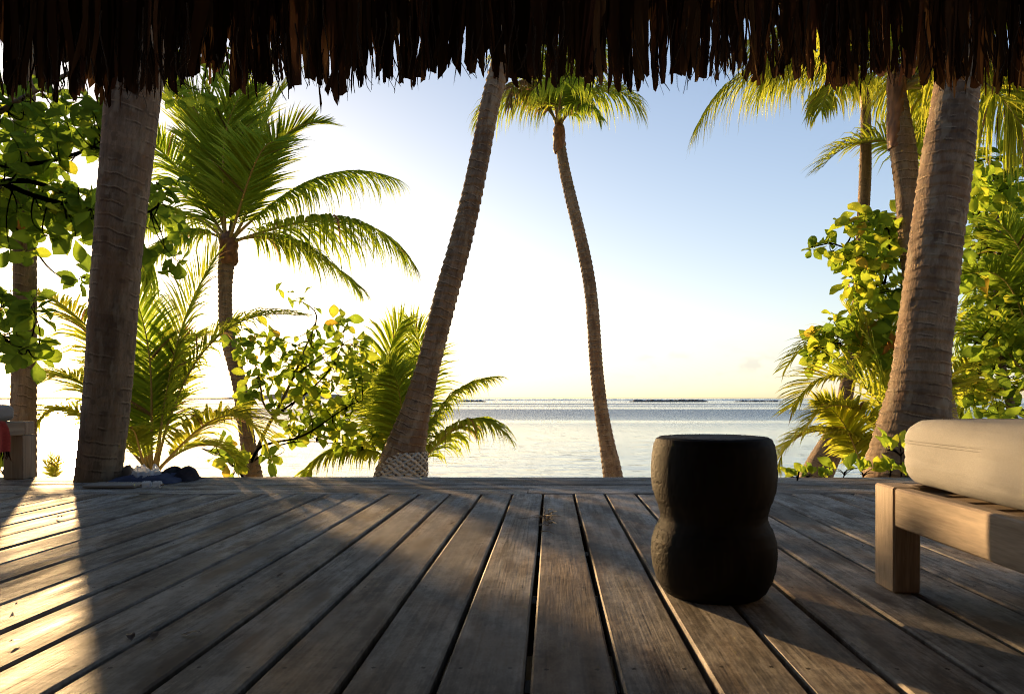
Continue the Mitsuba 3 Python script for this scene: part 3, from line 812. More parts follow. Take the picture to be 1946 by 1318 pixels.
F2(pK, YK, [b, (1655, 800, -.2), (1590, 770, -.3), (1530, 820, -.4)], seed=86, **{**KK, 'length': .36})
F2(pK, YK, [b, (1700, 770, .3), (1700, 670, .6), (1690, 580, .9)], seed=87, **KK)
F2(pK, YK, [b, (1750, 780, .3), (1810, 710, .5), (1905, 655, .7)], seed=88, **{**KK, 'droop': .5, 'length': .38})
F2(pK, YK, [b, (1740, 800, .2), (1800, 740, .4), (1880, 760, .6)], seed=89, **KK)
F2(pK, YK - .1, [(1690, 905), (1665, 850), (1640, 830), (1600, 870)], seed=90, **{**KK, 'length': .26, 'n': 34})

# dark palm at the right edge
pN = thing('young_palm', 'dark green palm fronds fanning in at the right edge behind the bushes', 'palm plant')
YN = 8.0
KN = dict(length=0.66, n=60, width=0.045, droop=0.30, thick=0.016, tint=0.10, bare=0.12)
b = (1985, 700)
F2(pN, YN, [b, (1965, 560), (1930, 480), (1850, 455)], seed=91, **KN)
F2(pN, YN, [b, (1935, 560, .2), (1890, 520, .4), (1835, 600, .6)], seed=92, **KN)
F2(pN, YN, [b, (1925, 620, .3), (1870, 600, .5), (1815, 680, .7)], seed=93, **KN)
F2(pN, YN, [b, (1970, 580, -.3), (1950, 500, -.6), (1905, 430, -.9)], seed=94, **KN)
F2(pN, YN, [b, (1935, 680, .3), (1880, 690, .5), (1830, 760, .7)], seed=95, **KN)
F2(pN, YN, [b, (1940, 700, -.2), (1890, 640, -.4), (1825, 640, -.5)], seed=191, **KN)
F2(pN, YN, [b, (1950, 620, -.3), (1915, 540, -.5), (1845, 520, -.7)], seed=192, **KN)
F2(pN, YN, [b, (1945, 740, .1), (1890, 750, .2), (1820, 800, .3)], seed=193, **{**KN, 'tint': .3})
F2(pN, YN, [b, (1960, 600, .5), (1930, 500, .8), (1870, 380, 1.0)], seed=194, **{**KN, 'tint': .3})
F2(pN, YN, [b, (2000, 560), (2010, 450), (1990, 360)], seed=96, **KN)
F2(pN, YN + 1, [(1800, 400), (1765, 310), (1690, 270), (1563, 318)], seed=97, **{**KN, 'tint': .35, 'droop': .4})
F2(pN, YN + 1, [(1800, 400), (1790, 300, .3), (1760, 230, .6), (1720, 220, .8)], seed=98, **{**KN, 'tint': .3})
add_trunk(pN + '__trunk', [W(1996, 940, YN), W(1990, 800, YN), W(1985, 690, YN)], [0.16, 0.13, 0.10], seed=9)

# ------------------------------------------------------------------ broad-leaved trees and bushes
TINTS = [np.array(c) for c in ((0.095, 0.165, 0.018), (0.180, 0.275, 0.024), (0.280, 0.360, 0.030), (0.370, 0.410, 0.034), (0.44, 0.32, 0.04), (0.36, 0.14, 0.03))]


def leaf_shape(kind, seed, tint):
    """One broad leaf along +x, unit length, folded along its midrib, curved; 30 or so triangles."""
    rng = np.random.default_rng(seed)
    n = 8
    t = np.linspace(0, 1, n)
    if kind == 'round':
        w = 0.27 * np.sin(np.pi * np.clip(t, 0, 1) ** 1.4) ** 0.78
    else:
        w = 0.20 * np.sin(np.pi * t ** 1.15) ** 0.8
    w[0] = w[-1] = 0.012
    x = 0.10 + 0.90 * t
    fold, curve = rng.uniform(0.10, 0.55), rng.uniform(-0.08, 0.38)
    z0 = -curve * t ** 2 + 0.03 * np.sin(t * 9 + seed)
    wave = 0.05 * np.sin(t * rng.uniform(5, 11) + seed)
    L = np.stack([x, w, z0 + w * fold + wave * w * 2], 1)
    M = np.stack([x, t * 0, z0], 1)
    R = np.stack([x, -w, z0 + w * fold - wave * w * 2], 1)
    v = np.stack([L, M, R], 1).reshape(-1, 3)
    vid = np.arange(n * 3).reshape(n, 3)
    q = np.stack([vid[:-1, :-1], vid[:-1, 1:], vid[1:, 1:], vid[1:, :-1]], -1).reshape(-1, 4)
    stalk = np.array([[0, 0.012, 0], [0, -0.012, 0], [0.11, 0.0, 0.0]])
    f = np.vstack([q[:, [0, 2, 1]], q[:, [0, 3, 2]], [[len(v), len(v) + 1, len(v) + 2]]])
    v = np.vstack([v, stalk])
    c = np.tile(TINTS[tint], (len(v), 1))
    c[1:n * 3:3] = c[1:n * 3:3] * 1.15 + [0.03, 0.03, 0.004]
    c *= rng.uniform(0.9, 1.1)
    return mikit.ply((v, f), 'leaf', smooth=True, color=c), (v, f, c)


LEAVES = {(kd, s, t): leaf_shape(kd, s * 7 + t, t) for kd in ('round', 'long') for s in range(3) for t in range(len(TINTS))}


def place(pos, direction, normal, size):
    x = unit(direction)
    z = unit(np.asarray(normal) - x * (np.asarray(normal) @ x))
    y = np.cross(z, x)
    m = np.eye(4)
    m[:3, :3] = np.stack([x, y, z], 1) * size
    m[:3, 3] = pos
    return m


def bush(name, label, category, branches, clusters, size, kind, seed, limit=300, tints=(.22, .30, .30, .14, .035, .005), per=(5, 8), spread=0.6, twig=0.006, group=None):
    """branches: list of (points, r0, r1); clusters: points where whorls of leaves sit. Each leaf is a part."""
    rng = np.random.default_rng(seed)
    key = thing(name, label, category)
    bp = []
    for pts, r0, r1 in branches:
        c = spline(pts, 26)
        c += (meshkit.noise(c * 4.0, seed)[:, None] - 0.5) * 0.03
        add(key + '__branch', fixed(tube(c, np.linspace(r0, r1, 26), 8)), 'twig', smooth=True)
        bp.append(c[4:])
    bp = np.vstack(bp) if bp else np.zeros((0, 3))
    twigs, leaves = [], []
    for c in clusters:
        c = np.asarray(c, float)
        if len(bp):
            near = bp[np.argmin(np.linalg.norm(bp - c, axis=1) + rng.uniform(0, 0.10, len(bp)))]
            if np.linalg.norm(near - c) > 1.1:
                near = c + unit(near - c) * 0.6
        else:
            near = c - [0, 0, 0.2]
        mid = (near + c) / 2 + rng.normal(size=3) * 0.05 - [0, 0, 0.03]
        cc = spline([near, mid, c], 8)
        twigs.append(tube(cc, np.linspace(twig, twig * 0.5, 8), 5))
        ax = unit(unit(c - mid) + [0, 0, 0.35] + rng.normal(size=3) * 0.25)
        nl = rng.integers(per[0], per[1] + 1)
        a0 = rng.uniform(0, 6.28)
        e1 = unit(np.cross(ax, [0.3, 0.2, 0.93]))
        e2 = np.cross(ax, e1)
        for k in range(nl):
            a = a0 + k * 2.4
            rad = e1 * math.cos(a) + e2 * math.sin(a)
            el = rng.uniform(-0.25, 0.9) * spread
            d = unit(rad + ax * el + [0, 0, -0.15] + rng.normal(size=3) * 0.2)
            nr = unit(ax * 1.0 - rad * 0.3 + rng.normal(size=3) * 0.45)
            pos = c - ax * rng.uniform(0, 0.10) + rng.normal(size=3) * 0.012
            leaves.append((place(pos, d, nr, size * rng.uniform(0.65, 1.2)), rng.integers(0, 3), rng.choice(6, p=np.array(tints) / sum(tints))))
    add(key + '__twigs', join(twigs), 'twig', smooth=True, kind='stuff')
    # nearest leaves first as parts of their own, the rest as one part
    order = sorted(range(len(leaves)), key=lambda i: leaves[i][0][1, 3])
    rest = []
    for n, i in enumerate(order):
        m, s, t = leaves[i]
        d, (v, f, c) = LEAVES[kind, int(s), int(t)]
        if n < limit:
            add(key + '__leaf', d, None, to_world=T(m))
        else:
            rest.append((v @ m[:3, :3].T + m[:3, 3], f, c))
    if rest:
        v, f = join([r[:2] for r in rest])
        add(key + '__foliage', (v, f), 'leaf', smooth=True, color=np.vstack([r[2] for r in rest]), kind='stuff')
    return key


def scatter(regions, y, dy, seed, sep=20):
    """Whorl places: inside boxes (x0, x1, y0, y1, how many) of the photograph, y +- dy metres away."""
    rng = np.random.default_rng(seed)
    out, got = [], []
    for x0, x1, y0, y1, n in regions:
        tries = 0
        while n > 0 and tries < 400:
            tries += 1
            p = np.array([rng.uniform(x0, x1), rng.uniform(y0, y1)])
            if all(np.hypot(*(p - q)) > sep for q in got[-60:]):
                got.append(p)
                out.append(W(p[0], p[1], y + rng.uniform(-dy, dy)))
                n -= 1
    return out


# big-leaved tree hanging in from the left
YO = 5.6
bO = [([W(-420, 560, YO + .6), W(-250, 470, YO + .3), W(-120, 410, YO), W(-20, 352, YO), W(60, 345, YO), W(140, 385, YO)], .075, .012),
      ([W(-120, 410, YO), W(-30, 320, YO), W(60, 312, YO), W(150, 290, YO), W(230, 265, YO + .3)], .03, .007),
      ([W(-120, 410, YO), W(10, 352, YO - .3), W(90, 378, YO - .3), W(150, 395, YO - .2), W(300, 345, YO - .3 + .9)], .03, .006),
      ([W(-20, 352, YO), W(20, 370, YO + .2), W(60, 395, YO + .2), W(130, 394, YO + .2), W(200, 402, YO + .5), W(300, 440, YO + .9)], .022, .006),
      ([W(-200, 445, YO + .2), W(-60, 400, YO + .3), W(20, 425, YO + .3), W(60, 462, YO + .3), W(85, 498, YO + .4), W(140, 532, YO + .4)], .022, .004),
      ([W(-250, 470, YO + .3), W(-120, 530, YO), W(-40, 610, YO), W(20, 650, YO), W(70, 665, YO)], .028, .006),
      ([W(-120, 410, YO), W(-60, 260, YO), W(20, 200, YO), W(110, 150, YO), W(230, 110, YO + .4), W(330, 120, YO + .8)], .03, .008)]
cO = scatter([(-60, 110, 165, 300, 22), (100, 225, 165, 255, 18), (165, 230, 250, 300, 5), (-60, 120, 300, 400, 20), (100, 165, 340, 400, 9), (60, 200, 395, 450, 10),
              (-60, 60, 400, 480, 8), (-40, 70, 550, 690, 12), (30, 80, 640, 690, 4), (150, 205, 415, 440, 4)], YO, 0.45, 31, 12)
cO += scatter([(275, 345, 340, 445, 6), (300, 350, 480, 500, 2), (255, 300, 440, 500, 2), (290, 420, 60, 190, 8), (150, 178, 520, 555, 2)], YO + .7, 0.3, 32, 17)
bush('almond_tree', 'broad leaved tree with big backlit leaves hanging in from the left edge around the trunks', 'tree', bO, cO, 0.185, 'round', 33, tints=(.58, .30, .09, .02, .006, .002), per=(5, 8))
add('almond_tree__trunk', fixed(tube(spline([W(-470, 1000, YO + .8), W(-480, 800, YO + .8), W(-440, 600, YO + .6), W(-330, 505, YO + .4)], 30), np.linspace(.14, .075, 30), 14)), 'twig', smooth=True)

# bush in the middle left
YP = 7.6
bP = [([W(466, 960, YP), W(478, 880, YP), W(520, 790, YP), W(556, 720, YP), W(580, 660, YP), W(600, 600, YP + .2), W(570, 572, YP + .3)], .026, .005),
      ([W(478, 880, YP), W(520, 840, YP - .2), W(570, 830, YP - .3), W(620, 800, YP - .3), W(690, 760, YP - .3)], .016, .005),
      ([W(520, 790, YP), W(590, 740, YP), W(640, 680, YP), W(655, 620, YP)], .014, .004),
      ([W(520, 790, YP), W(495, 730, YP + .2), W(480, 680, YP + .3), W(450, 650, YP + .3)], .014, .004),
      ([W(556, 720, YP), W(590, 690, YP - .2), W(640, 660, YP - .2), W(690, 655, YP - .2)], .010, .003),
      ([W(466, 910, YP), W(440, 880, YP - .2), W(410, 860, YP - .2), W(385, 850, YP - .2)], .012, .004),
      ([W(478, 880, YP), W(580, 838, YP + .2), W(660, 842, YP + .2), W(715, 835, YP + .2)], .010, .003)]
cP = scatter([(590, 690, 640, 720, 14), (530, 620, 620, 700, 11), (530, 660, 715, 790, 16), (540, 660, 780, 840, 11), (640, 700, 740, 850, 9), (440, 530, 620, 700, 11),
              (395, 455, 845, 900, 7), (495, 525, 850, 875, 3), (660, 720, 820, 850, 4), (460, 545, 690, 780, 8)], YP, 0.45, 41, 12)
cP += [W(*p, YP) for p in ((640, 612), (655, 608), (632, 635), (690, 662))]
bush('sea_lettuce_bush', 'open bush with rounded yellow green leaves between the slender dark trunk and the leaning trunk', 'bush', bP, cP, 0.185, 'round', 43, tints=(.14, .30, .35, .18, .012, 0), per=(4, 7))
key = 'sea_lettuce_bush'
rr = np.random.default_rng(44)
for p in ((525, 556), (545, 562), (560, 556), (548, 575), (566, 582), (585, 572), (594, 584), (590, 593), (540, 570), (575, 560)):
    d, _ = LEAVES['long', int(rr.integers(3)), int(rr.integers(1, 3))]
    add(key + '__leaf', d, None, to_world=T(place(W(*p, YP + .2), unit(rr.normal(size=3) * [1, .5, .6]), [0, -.3, 1], 0.15)))

# bush on the right in front of the sky
YL = 7.4
bL = [([W(1790, 930, YL + .9), W(1760, 760, YL + .8), W(1720, 620, YL + .6), W(1680, 540, YL + .3), W(1630, 490, YL), W(1590, 465, YL), W(1550, 468, YL)], .045, .006),
      ([W(1720, 620, YL + .6), W(1660, 640, YL + .2), W(1600, 650, YL), W(1545, 660, YL)], .018, .005),
      ([W(1680, 540, YL + .3), W(1650, 560, YL), W(1630, 600, YL)], .012, .004),
      ([W(1680, 540, YL + .3), W(1690, 470, YL), W(1685, 410, YL)], .014, .005)]
cL = [W(*p, YL + q) for p, q in (((1545, 470), 0), ((1562, 455), 0), ((1602, 425), -.1), ((1592, 470), 0), ((1600, 485), 0))]
cL += scatter([(1620, 1730, 400, 470, 18), (1605, 1730, 470, 540, 24), (1620, 1730, 540, 620, 24), (1550, 1640, 600, 650, 10), (1540, 1640, 640, 690, 10), (1640, 1730, 610, 690, 14)], YL, 0.4, 51, 10)
bush('tree_heliotrope', 'bright green broad leaved bush at right whose twigs reach left over the sky', 'bush', bL, cL, 0.20, 'round', 53, tints=(.10, .28, .36, .22, .035, .012), per=(5, 7))

# bushes at the right edge
YM = 7.8
bM = [([W(1935, 960, YM), W(1925, 790, YM), W(1905, 700, YM), W(1890, 620, YM), W(1900, 500, YM), W(1890, 380, YM), W(1880, 300, YM)], .06, .012),
      ([W(1905, 700, YM), W(1860, 690, YM - .2), W(1840, 660, YM - .2)], .016, .005),
      ([W(1890, 620, YM), W(1930, 560, YM), W(1950, 480, YM)], .02, .006),
      ([W(1900, 500, YM), W(1860, 440, YM), W(1845, 380, YM)], .018, .006)]
cM = scatter([(1850, 1960, 290, 350, 10), (1835, 1960, 340, 460, 32), (1835, 1970, 460, 640, 32), (1815, 1965, 610, 795, 44), (1960, 2060, 260, 780, 14)], YM, 0.6, 61, 10)
bush('tree_heliotrope', 'dense mixed green bush filling the right edge behind the daybed', 'bush', bM, cM, 0.19, 'round', 63, tints=(.24, .30, .28, .15, .03, .0), per=(5, 7))


# beach creeper at the edge of the deck, right
def ground_plant(px, py, y, n, size, seed, label, name='beach_creeper', kind='round', tints=(.1, .4, .4, .1, 0, 0), flat=0.4):
    rng = np.random.default_rng(seed)
    key = thing(name, label, 'plant', group='small plants along the edge of the deck')
    c = W(px, py + 14, y)
    c[2] = max(c[2], -0.10) if y > DY2 else 0.02
    foot = c.copy()
    foot[2] = float(ground_z(np.array([c[0]]), np.array([c[1]]))[0]) if y > DY2 else 0.0
    stems = [tube(spline([foot, (foot + c) / 2 + rng.normal(size=3) * 0.02, c], 6), np.linspace(.006, .004, 6), 5)]
    for k in range(n):
        d = unit([rng.normal(), rng.normal() * .7, rng.uniform(0.5, 1.8) * (1 - flat) + .3])
        at = c + np.array([rng.normal(), rng.normal(), abs(rng.normal()) * .4]) * size * 0.35
        dd, _ = LEAVES[kind, int(rng.integers(3)), int(rng.choice(6, p=np.array(tints) / sum(tints)))]
        add(key + '__leaf', dd, None, to_world=T(place(at, d, [rng.normal() * .5, -1.0, .5], size * rng.uniform(.7, 1.2))))
        stems.append(tube(spline([c - [0, 0, .03], (c + at) / 2, at], 5), 0.003, 4))
    add(key + '__stem', join(stems), 'twig', smooth=True)


for k, (px, py, y, n, s, lab) in enumerate([
        (1500, 893, 5.05, 7, .10, 'low green creeper leaves at the deck edge under the tip of the yellow palm'),
        (1535, 890, 5.1, 7, .11, 'low green creeper leaves in front of the leaning foot of the slim dark palm'),
        (1570, 895, 5.0, 6, .10, 'small creeper sprig just right of the leaning foot of the slim dark palm'),
        (1605, 882, 5.05, 6, .13, 'round leaved creeper at the deck edge with one dark oval leaf'),
        (1640, 885, 5.0, 7, .13, 'upright creeper leaves at the deck edge left of the thickest trunk'),
        (1692, 884, 4.95, 7, .12, 'bright leaf tuft at the foot of the thickest trunk'),
        (1722, 892, 4.9, 6, .10, 'leaf tuft between the thickest trunk and the daybed cushion'),
        (1515, 908, 4.6, 2, .055, 'tiny green seedling growing between the border boards at right')]):
    ground_plant(px, py, y, n, s, 70 + k, lab)
ground_plant(1712, 845, 5.0, 9, .17, 81, 'spiky bright green plant beside the cushion of the daybed', kind='long', tints=(0, .2, .5, .3, 0, 0), flat=.1)
ground_plant(6, 880, 5.4, 9, .16, 82, 'small green plant at the left edge under the bench', kind='long', flat=.1)
pS = thing('palm_seedling', 'small yellow palm seedling in the sun glare left of the left trunk', 'plant', group='small plants along the edge of the deck')
for k, (tx, ty) in enumerate(((85, 880), (97, 866), (112, 872))):
    F2(pS, 5.8, [(102, 915), ((102 + tx) / 2, 890), (tx, ty)], seed=200 + k, length=.12, n=10, width=.018, thick=.004, tint=.7, droop=.1)

# ------------------------------------------------------------------ woven wrap on the leaning trunk
wr = thing('woven_wrap', 'pale woven palm leaf wrap round the foot of the leaning trunk', 'woven wrap')
cb, ct = W(760, 912, YF), W(772, 857, YF)


def wrap_r(u):
    return np.interp(u, [0, .25, .8, 1], [.276, .272, .232, .205])


NS = 20
for sgn in (1, -1):
    for k in range(NS):
        u = np.linspace(0, 1, 34)
        th = 2 * np.pi * k / NS + sgn * u * 1.75
        over = 0.006 * np.cos(NS * (u * 1.75 / np.pi) * np.pi + (0 if sgn > 0 else np.pi) + k * np.pi)
        r = wrap_r(u) + 0.012 + over
        ctr = cb + u[:, None] * (ct - cb)
        hw = 0.83 * np.pi * wrap_r(u) / NS
        dth = hw / r
        dz = sgn * -0.012
        rim = lambda o: ctr + np.stack([r * np.cos(th + o), r * np.sin(th + o), 0 * u], 1)
        A, B = rim(-dth), rim(dth)
        inn = np.stack([np.cos(th), np.sin(th), 0 * u], 1) * 0.003
        v = np.stack([A, (A + B) / 2 + inn, B, (A + B) / 2 - inn], 1).reshape(-1, 3)
        i = np.arange(33)[:, None] * 4
        q = np.concatenate([np.stack([i + a, i + (a + 1) % 4, i + 4 + (a + 1) % 4, i + 4 + a], -1).reshape(-1, 4) for a in range(4)])
        rg = np.random.default_rng(k + 100 * sgn + 300)
        add(wr + '__strip', (v, np.vstack([q[:, [0, 1, 2]], q[:, [0, 2, 3]]])), 'stem', smooth=True, color=np.tile(np.array([.40, .36, .29]) * rg.uniform(.55, 1.2), (len(v), 1)))

# ------------------------------------------------------------------ stool
SX, SY = 0.461, 1.945
prof = np.array([(0, .0), (.100, .0), (.134, .003), (.145, .012), (.158, .034), (.1700, .070), (.1750, .105), (.1755, .125), (.172, .155), (.161, .186),
                 (.1495, .205), (.1475, .214), (.150, .229), (.160, .258), (.170, .287), (.1750, .322), (.1752, .350), (.172, .395), (.167, .424), (.160, .436), (.150, .4405), (.12, .442), (.0, .442)])
s_ = np.r_[0, np.cumsum(np.linalg.norm(np.diff(prof, axis=0), axis=1))]
pf = PchipInterpolator(s_, prof)(np.unique(np.r_[s_, np.linspace(0, s_[-1], 90)]))
pf[:, 0] = np.maximum(pf[:, 0], 0)
from scipy.ndimage import gaussian_filter1d
pf[4:-3, 0] = gaussian_filter1d(pf[:, 0], 2.2)[4:-3]
st = trimesh.creation.revolve(pf, sections=96)
st.merge_vertices()
vv = np.array(st.vertices)
rad = np.linalg.norm(vv[:, :2], axis=1, keepdims=True)
vv[:, :2] *= 1 + np.where(rad > .01, (meshkit.fbm(vv * 9 + 4, 3, 2)[:, None] - .5) * .008, 0)
st = trimesh.Trimesh(vv + [SX, SY, 0.001], st.faces, process=False)
if st.volume < 0:
    st.invert()
add('carved_stool', st, 'stool_wood', smooth=50, label='dark carved wooden drum stool with a narrow waist standing on the deck', category='stool')

# ------------------------------------------------------------------ daybed on the right
DBX, DBY = 0.965, 2.04


def wood_uv(mesh, axis):
    """Faceted corners with uv along the grain."""
    m = mesh
    v = m.triangles.reshape(-1, 3)
    n = np.repeat(m.face_normals, 3, 0)
    o = [a for a in range(3) if a != axis]
    main = np.where(np.abs(n[:, o[0]]) > np.abs(n[:, o[1]]), v[:, o[1]], v[:, o[0]])
    return trimesh.Trimesh(v, np.arange(len(v)).reshape(-1, 3), process=False), np.stack([v[:, axis], main + 0.37 * v[:, o[0]]], 1)


def wood(key, box, axis, bsdf, c=0.005, **lab):
    m, uv = wood_uv(chamfer_box(*box, c), axis)
    add(key, m, bsdf, uv=uv, **lab)


db = thing('daybed', 'pale timber daybed with thick cream cushion at the right edge', 'daybed')
LB = 1.98                                                # its length towards the camera
for x in (DBX, DBX + 0.92 - 0.078):
    for y in (DBY - 0.113, DBY - LB):
        wood(db + '__leg', (x, x + 0.078, y, y + 0.113, 0.001, 0.300), 2, 'bench_wood')
for x in (DBX + 0.002, DBX + 0.92 - 0.047):
    wood(db + '__side_rail', (x, x + 0.045, DBY - LB + 0.114, DBY - 0.114, 0.190, 0.2985), 1, 'bench_wood')
for y in (DBY - 0.06, DBY - LB + 0.015):
    wood(db + '__end_rail', (DBX + 0.079, DBX + 0.92 - 0.079, y, y + 0.045, 0.190, 0.2985), 0, 'bench_wood')
for k, y in enumerate(np.arange(DBY - LB + 0.20, DBY - 0.16, 0.115)):
    wood(db + '__slat', (DBX + 0.048, DBX + 0.92 - 0.048, y, y + 0.085, 0.262, 0.2835), 0, 'bench_wood')
cu = rounded_box((0.86, 1.90, 0.190), 0.060, puff=0.018, seed=3, lump=0.020)
cv = np.array(cu.vertices)
cn = unit(cv / [0.43, 0.95, 0.095])
cr_ = 1 - np.abs(2 * meshkit.fbm(cv * [7, 4, 30] + 3, 3, 21) - 1)
cv -= cn * (np.clip(cr_ - .78, 0, 1) * .022 * np.exp(-((cv[:, 2] + .01) / .07) ** 2))[:, None]
cu = trimesh.Trimesh(cv, cu.faces, process=False)
cu.apply_translation([DBX + 0.065 + 0.43, DBY + 0.005 - 0.95, 0.300 + 0.094])
add('daybed_cushion', cu, 'canvas', smooth=True, label='thick cream canvas cushion lying on the daybed at right', category='cushion')
# its seams
for z in (0.430, 0.422):
    X0, X1, Y0, Y1 = DBX + 0.065, DBX + 0.065 + 0.86, DBY + 0.005 - 1.90, DBY + 0.005
    r = 0.085
    pts = []
    for cx, cy, a0 in ((X0 + r, Y1 - r, 180), (X0 + r, Y0 + r, 270)):
        pass
    pth = [[X1 - r, Y1, z]]
    for cx, cy, a0, a1 in ((X1 - r, Y1 - r, 90, 90), (X0 + r, Y1 - r, 90, 180), (X0 + r, Y0 + r, 180, 270), (X1 - r, Y0 + r, 270, 360)):
        for a in np.radians(np.linspace(a0, a1, 9)):
            pth.append([cx + r * math.cos(a), cy + r * math.sin(a), z])
    pth = np.array(pth)
    near, _, tri_ = trimesh.proximity.closest_point(cu, pth)
    near = near + cu.face_normals[tri_] * 0.0012
    add('daybed_cushion__piping', fixed(tube(near, 0.0024, 6)), 'canvas', smooth=True)

# ------------------------------------------------------------------ bench at the left edge
BY = 4.72
bx1 = W(58, 900, BY)[0]
bb = thing('daybed', 'weathered grey timber bench at the left edge with white cushion', 'daybed')
for x in (bx1 - 0.135, bx1 - 1.9):
    for y in (BY - 0.07, BY - 0.85):
        wood(bb + '__leg', (x, x + 0.135, y, y + 0.12, 0.001, 0.300), 2, 'old_wood')
wood(bb + '__side_rail', (bx1 - 1.9, bx1 - 0.004, BY - 0.045, BY + 0.045, 0.301, 0.392), 0, 'old_wood')
wood(bb + '__side_rail', (bx1 - 1.9, bx1 - 0.004, BY - 0.845, BY - 0.755, 0.301, 0.392), 0, 'old_wood')
wood(bb + '__end_rail', (bx1 - 0.095, bx1, BY - 0.753, BY - 0.047, 0.301, 0.392), 1, 'old_wood')
wood(bb + '__end_rail', (bx1 - 1.9, bx1 - 1.81, BY - 0.753, BY - 0.047, 0.301, 0.392), 1, 'old_wood')
cw = rounded_box((1.55, 0.80, 0.115), 0.045, puff=0.01, seed=8, lump=0.01)
cw.apply_translation([bx1 - 0.09 - 0.775, BY - 0.40, 0.393 + 0.0575])
add('bench_cushion', cw, 'canvas', smooth=True, label='white cushion on the weathered bench at the left edge', category='cushion')


def throw():
    """It lies across the cushion and hangs down over the right end of the bench."""
    rows = np.array([(-0.80, 0.528), (-0.40, 0.530), (-0.13, 0.526), (-0.078, 0.505), (-0.066, 0.43), (-0.03, 0.402), (0.012, 0.396), (0.020, 0.33), (0.020, 0.20)])
    n, m = 48, 44
    ys = np.linspace(BY - 0.80, BY - 0.24, n)
    P = PchipInterpolator(np.arange(len(rows)), rows)(np.linspace(0, len(rows) - 1, m))
    Y, J = np.meshgrid(ys, np.arange(m), indexing='ij')
    down = np.clip((J - 26) / 17.0, 0, 1)
    wav = 0.010 * (1 + np.sin(Y * 55 + 1.3 * np.sin(Y * 17))) * down + 0.004 * meshkit.noise(np.stack([Y * 30, J * .4, J * 0], -1))
    v = np.stack([bx1 + P[J, 0] + wav, Y + 0.012 * np.sin(J * .35), P[J, 1] + 0.003 * np.sin(Y * 40)], -1).reshape(-1, 3)
    i, j = np.meshgrid(np.arange(n - 1), np.arange(m - 1), indexing='ij')
    q = np.stack([i * m + j, i * m + j + 1, (i + 1) * m + j + 1, (i + 1) * m + j], -1).reshape(-1, 4)
    c = trimesh.Trimesh(v, np.vstack([q[:, [0, 2, 1]], q[:, [0, 3, 2]]]), process=False)
    k = thing('red_throw', 'red woven throw with a fringe draped over the bench at the left edge', 'throw')
    inner = trimesh.Trimesh(c.vertices - c.vertex_normals * 0.005, c.faces[:, ::-1], process=False)
    add(k + '__cloth', join([c, inner]), 'cloth_throw', smooth=True)
    rg = np.random.default_rng(5)
    ts = []
    for y in np.linspace(ys[0], ys[-1], 52):
        x = bx1 + .026 + 0.010 * (1 + np.sin(y * 55 + 1.3 * np.sin(y * 17))) - .002
        ts.append(tube([[x, y, .205], [x + .002, y + rg.normal() * .004, .18], [x + .002, y + rg.normal() * .010, .15 + rg.uniform(-.012, .012)]], [.004, .0035, .002], 5))
    add(k + '__fringe', join(ts), 'cloth_throw', smooth=True, kind='stuff')


throw()


# ------------------------------------------------------------------ things left on the deck at the foot of the left trunk
def crumple(name, label, cat, px0, px1, pytop, y, depth, color, seed, rough=0.5, peaks=3, bsdf='cloth', nx=70, ny=34, skew=0.0, crisp=False):
    """A crumpled cloth: a heap with ridges between px0 and px1, its top at pytop."""
    x0, x1 = W(px0, VY, y)[0], W(px1, VY, y)[0]
    h = W(px0, pytop, y)[2]
    u, v = np.meshgrid(np.linspace(0, 1, nx), np.linspace(0, 1, ny))
    env = (np.sin(np.pi * u) * np.sin(np.pi * v)) ** 0.45
    q = np.stack([u * (x1 - x0) * 11 + seed * 3.3, v * depth * 9, u * 0], -1)
    n = meshkit.fbm(q, 4, seed)
    ridge = 1 - np.abs(2 * n - 1) * 3.0
    tri = np.abs(((u * (x1 - x0) * 9 + 1.7 * n + seed) % 1.0) * 2 - 1)
    ridge = 0.6 * ridge + 0.7 * tri - 0.2
    z = h * env * np.clip(0.35 + rough * ridge + 0.35 * np.abs(np.sin(u * np.pi * peaks + seed)), 0.08, 1.15)
    z = z * (1 + skew * (u - .5)) + 0.003
    X = x0 + (x1 - x0) * u + 0.02 * (meshkit.noise(q * 2 + 5) - .5)
    Y = y + depth * (v - .5) + 0.03 * (meshkit.noise(q * 1.5 + 9) - .5)
    i, j = np.meshgrid(np.arange(ny - 1), np.arange(nx - 1), indexing='ij')
    f = np.stack([i * nx + j, i * nx + j + 1, (i + 1) * nx + j + 1, (i + 1) * nx + j], -1).reshape(-1, 4)
    P = np.stack([X, Y, z], -1).reshape(-1, 3)
    col = np.tile(np.array(color), (len(P), 1)) * (0.75 + 0.5 * n.reshape(-1, 1))
    if crisp:                                            # stiff cloth: creased facets
        tri3 = np.vstack([f[:, [0, 1, 2]], f[:, [0, 2, 3]]])
        P, col, f = P[tri3.ravel()], col[tri3.ravel()], np.arange(tri3.size).reshape(-1, 3)
    add(name, (P, f), bsdf, smooth=not crisp, color=col if bsdf == 'cloth' else None, label=label, category=cat)


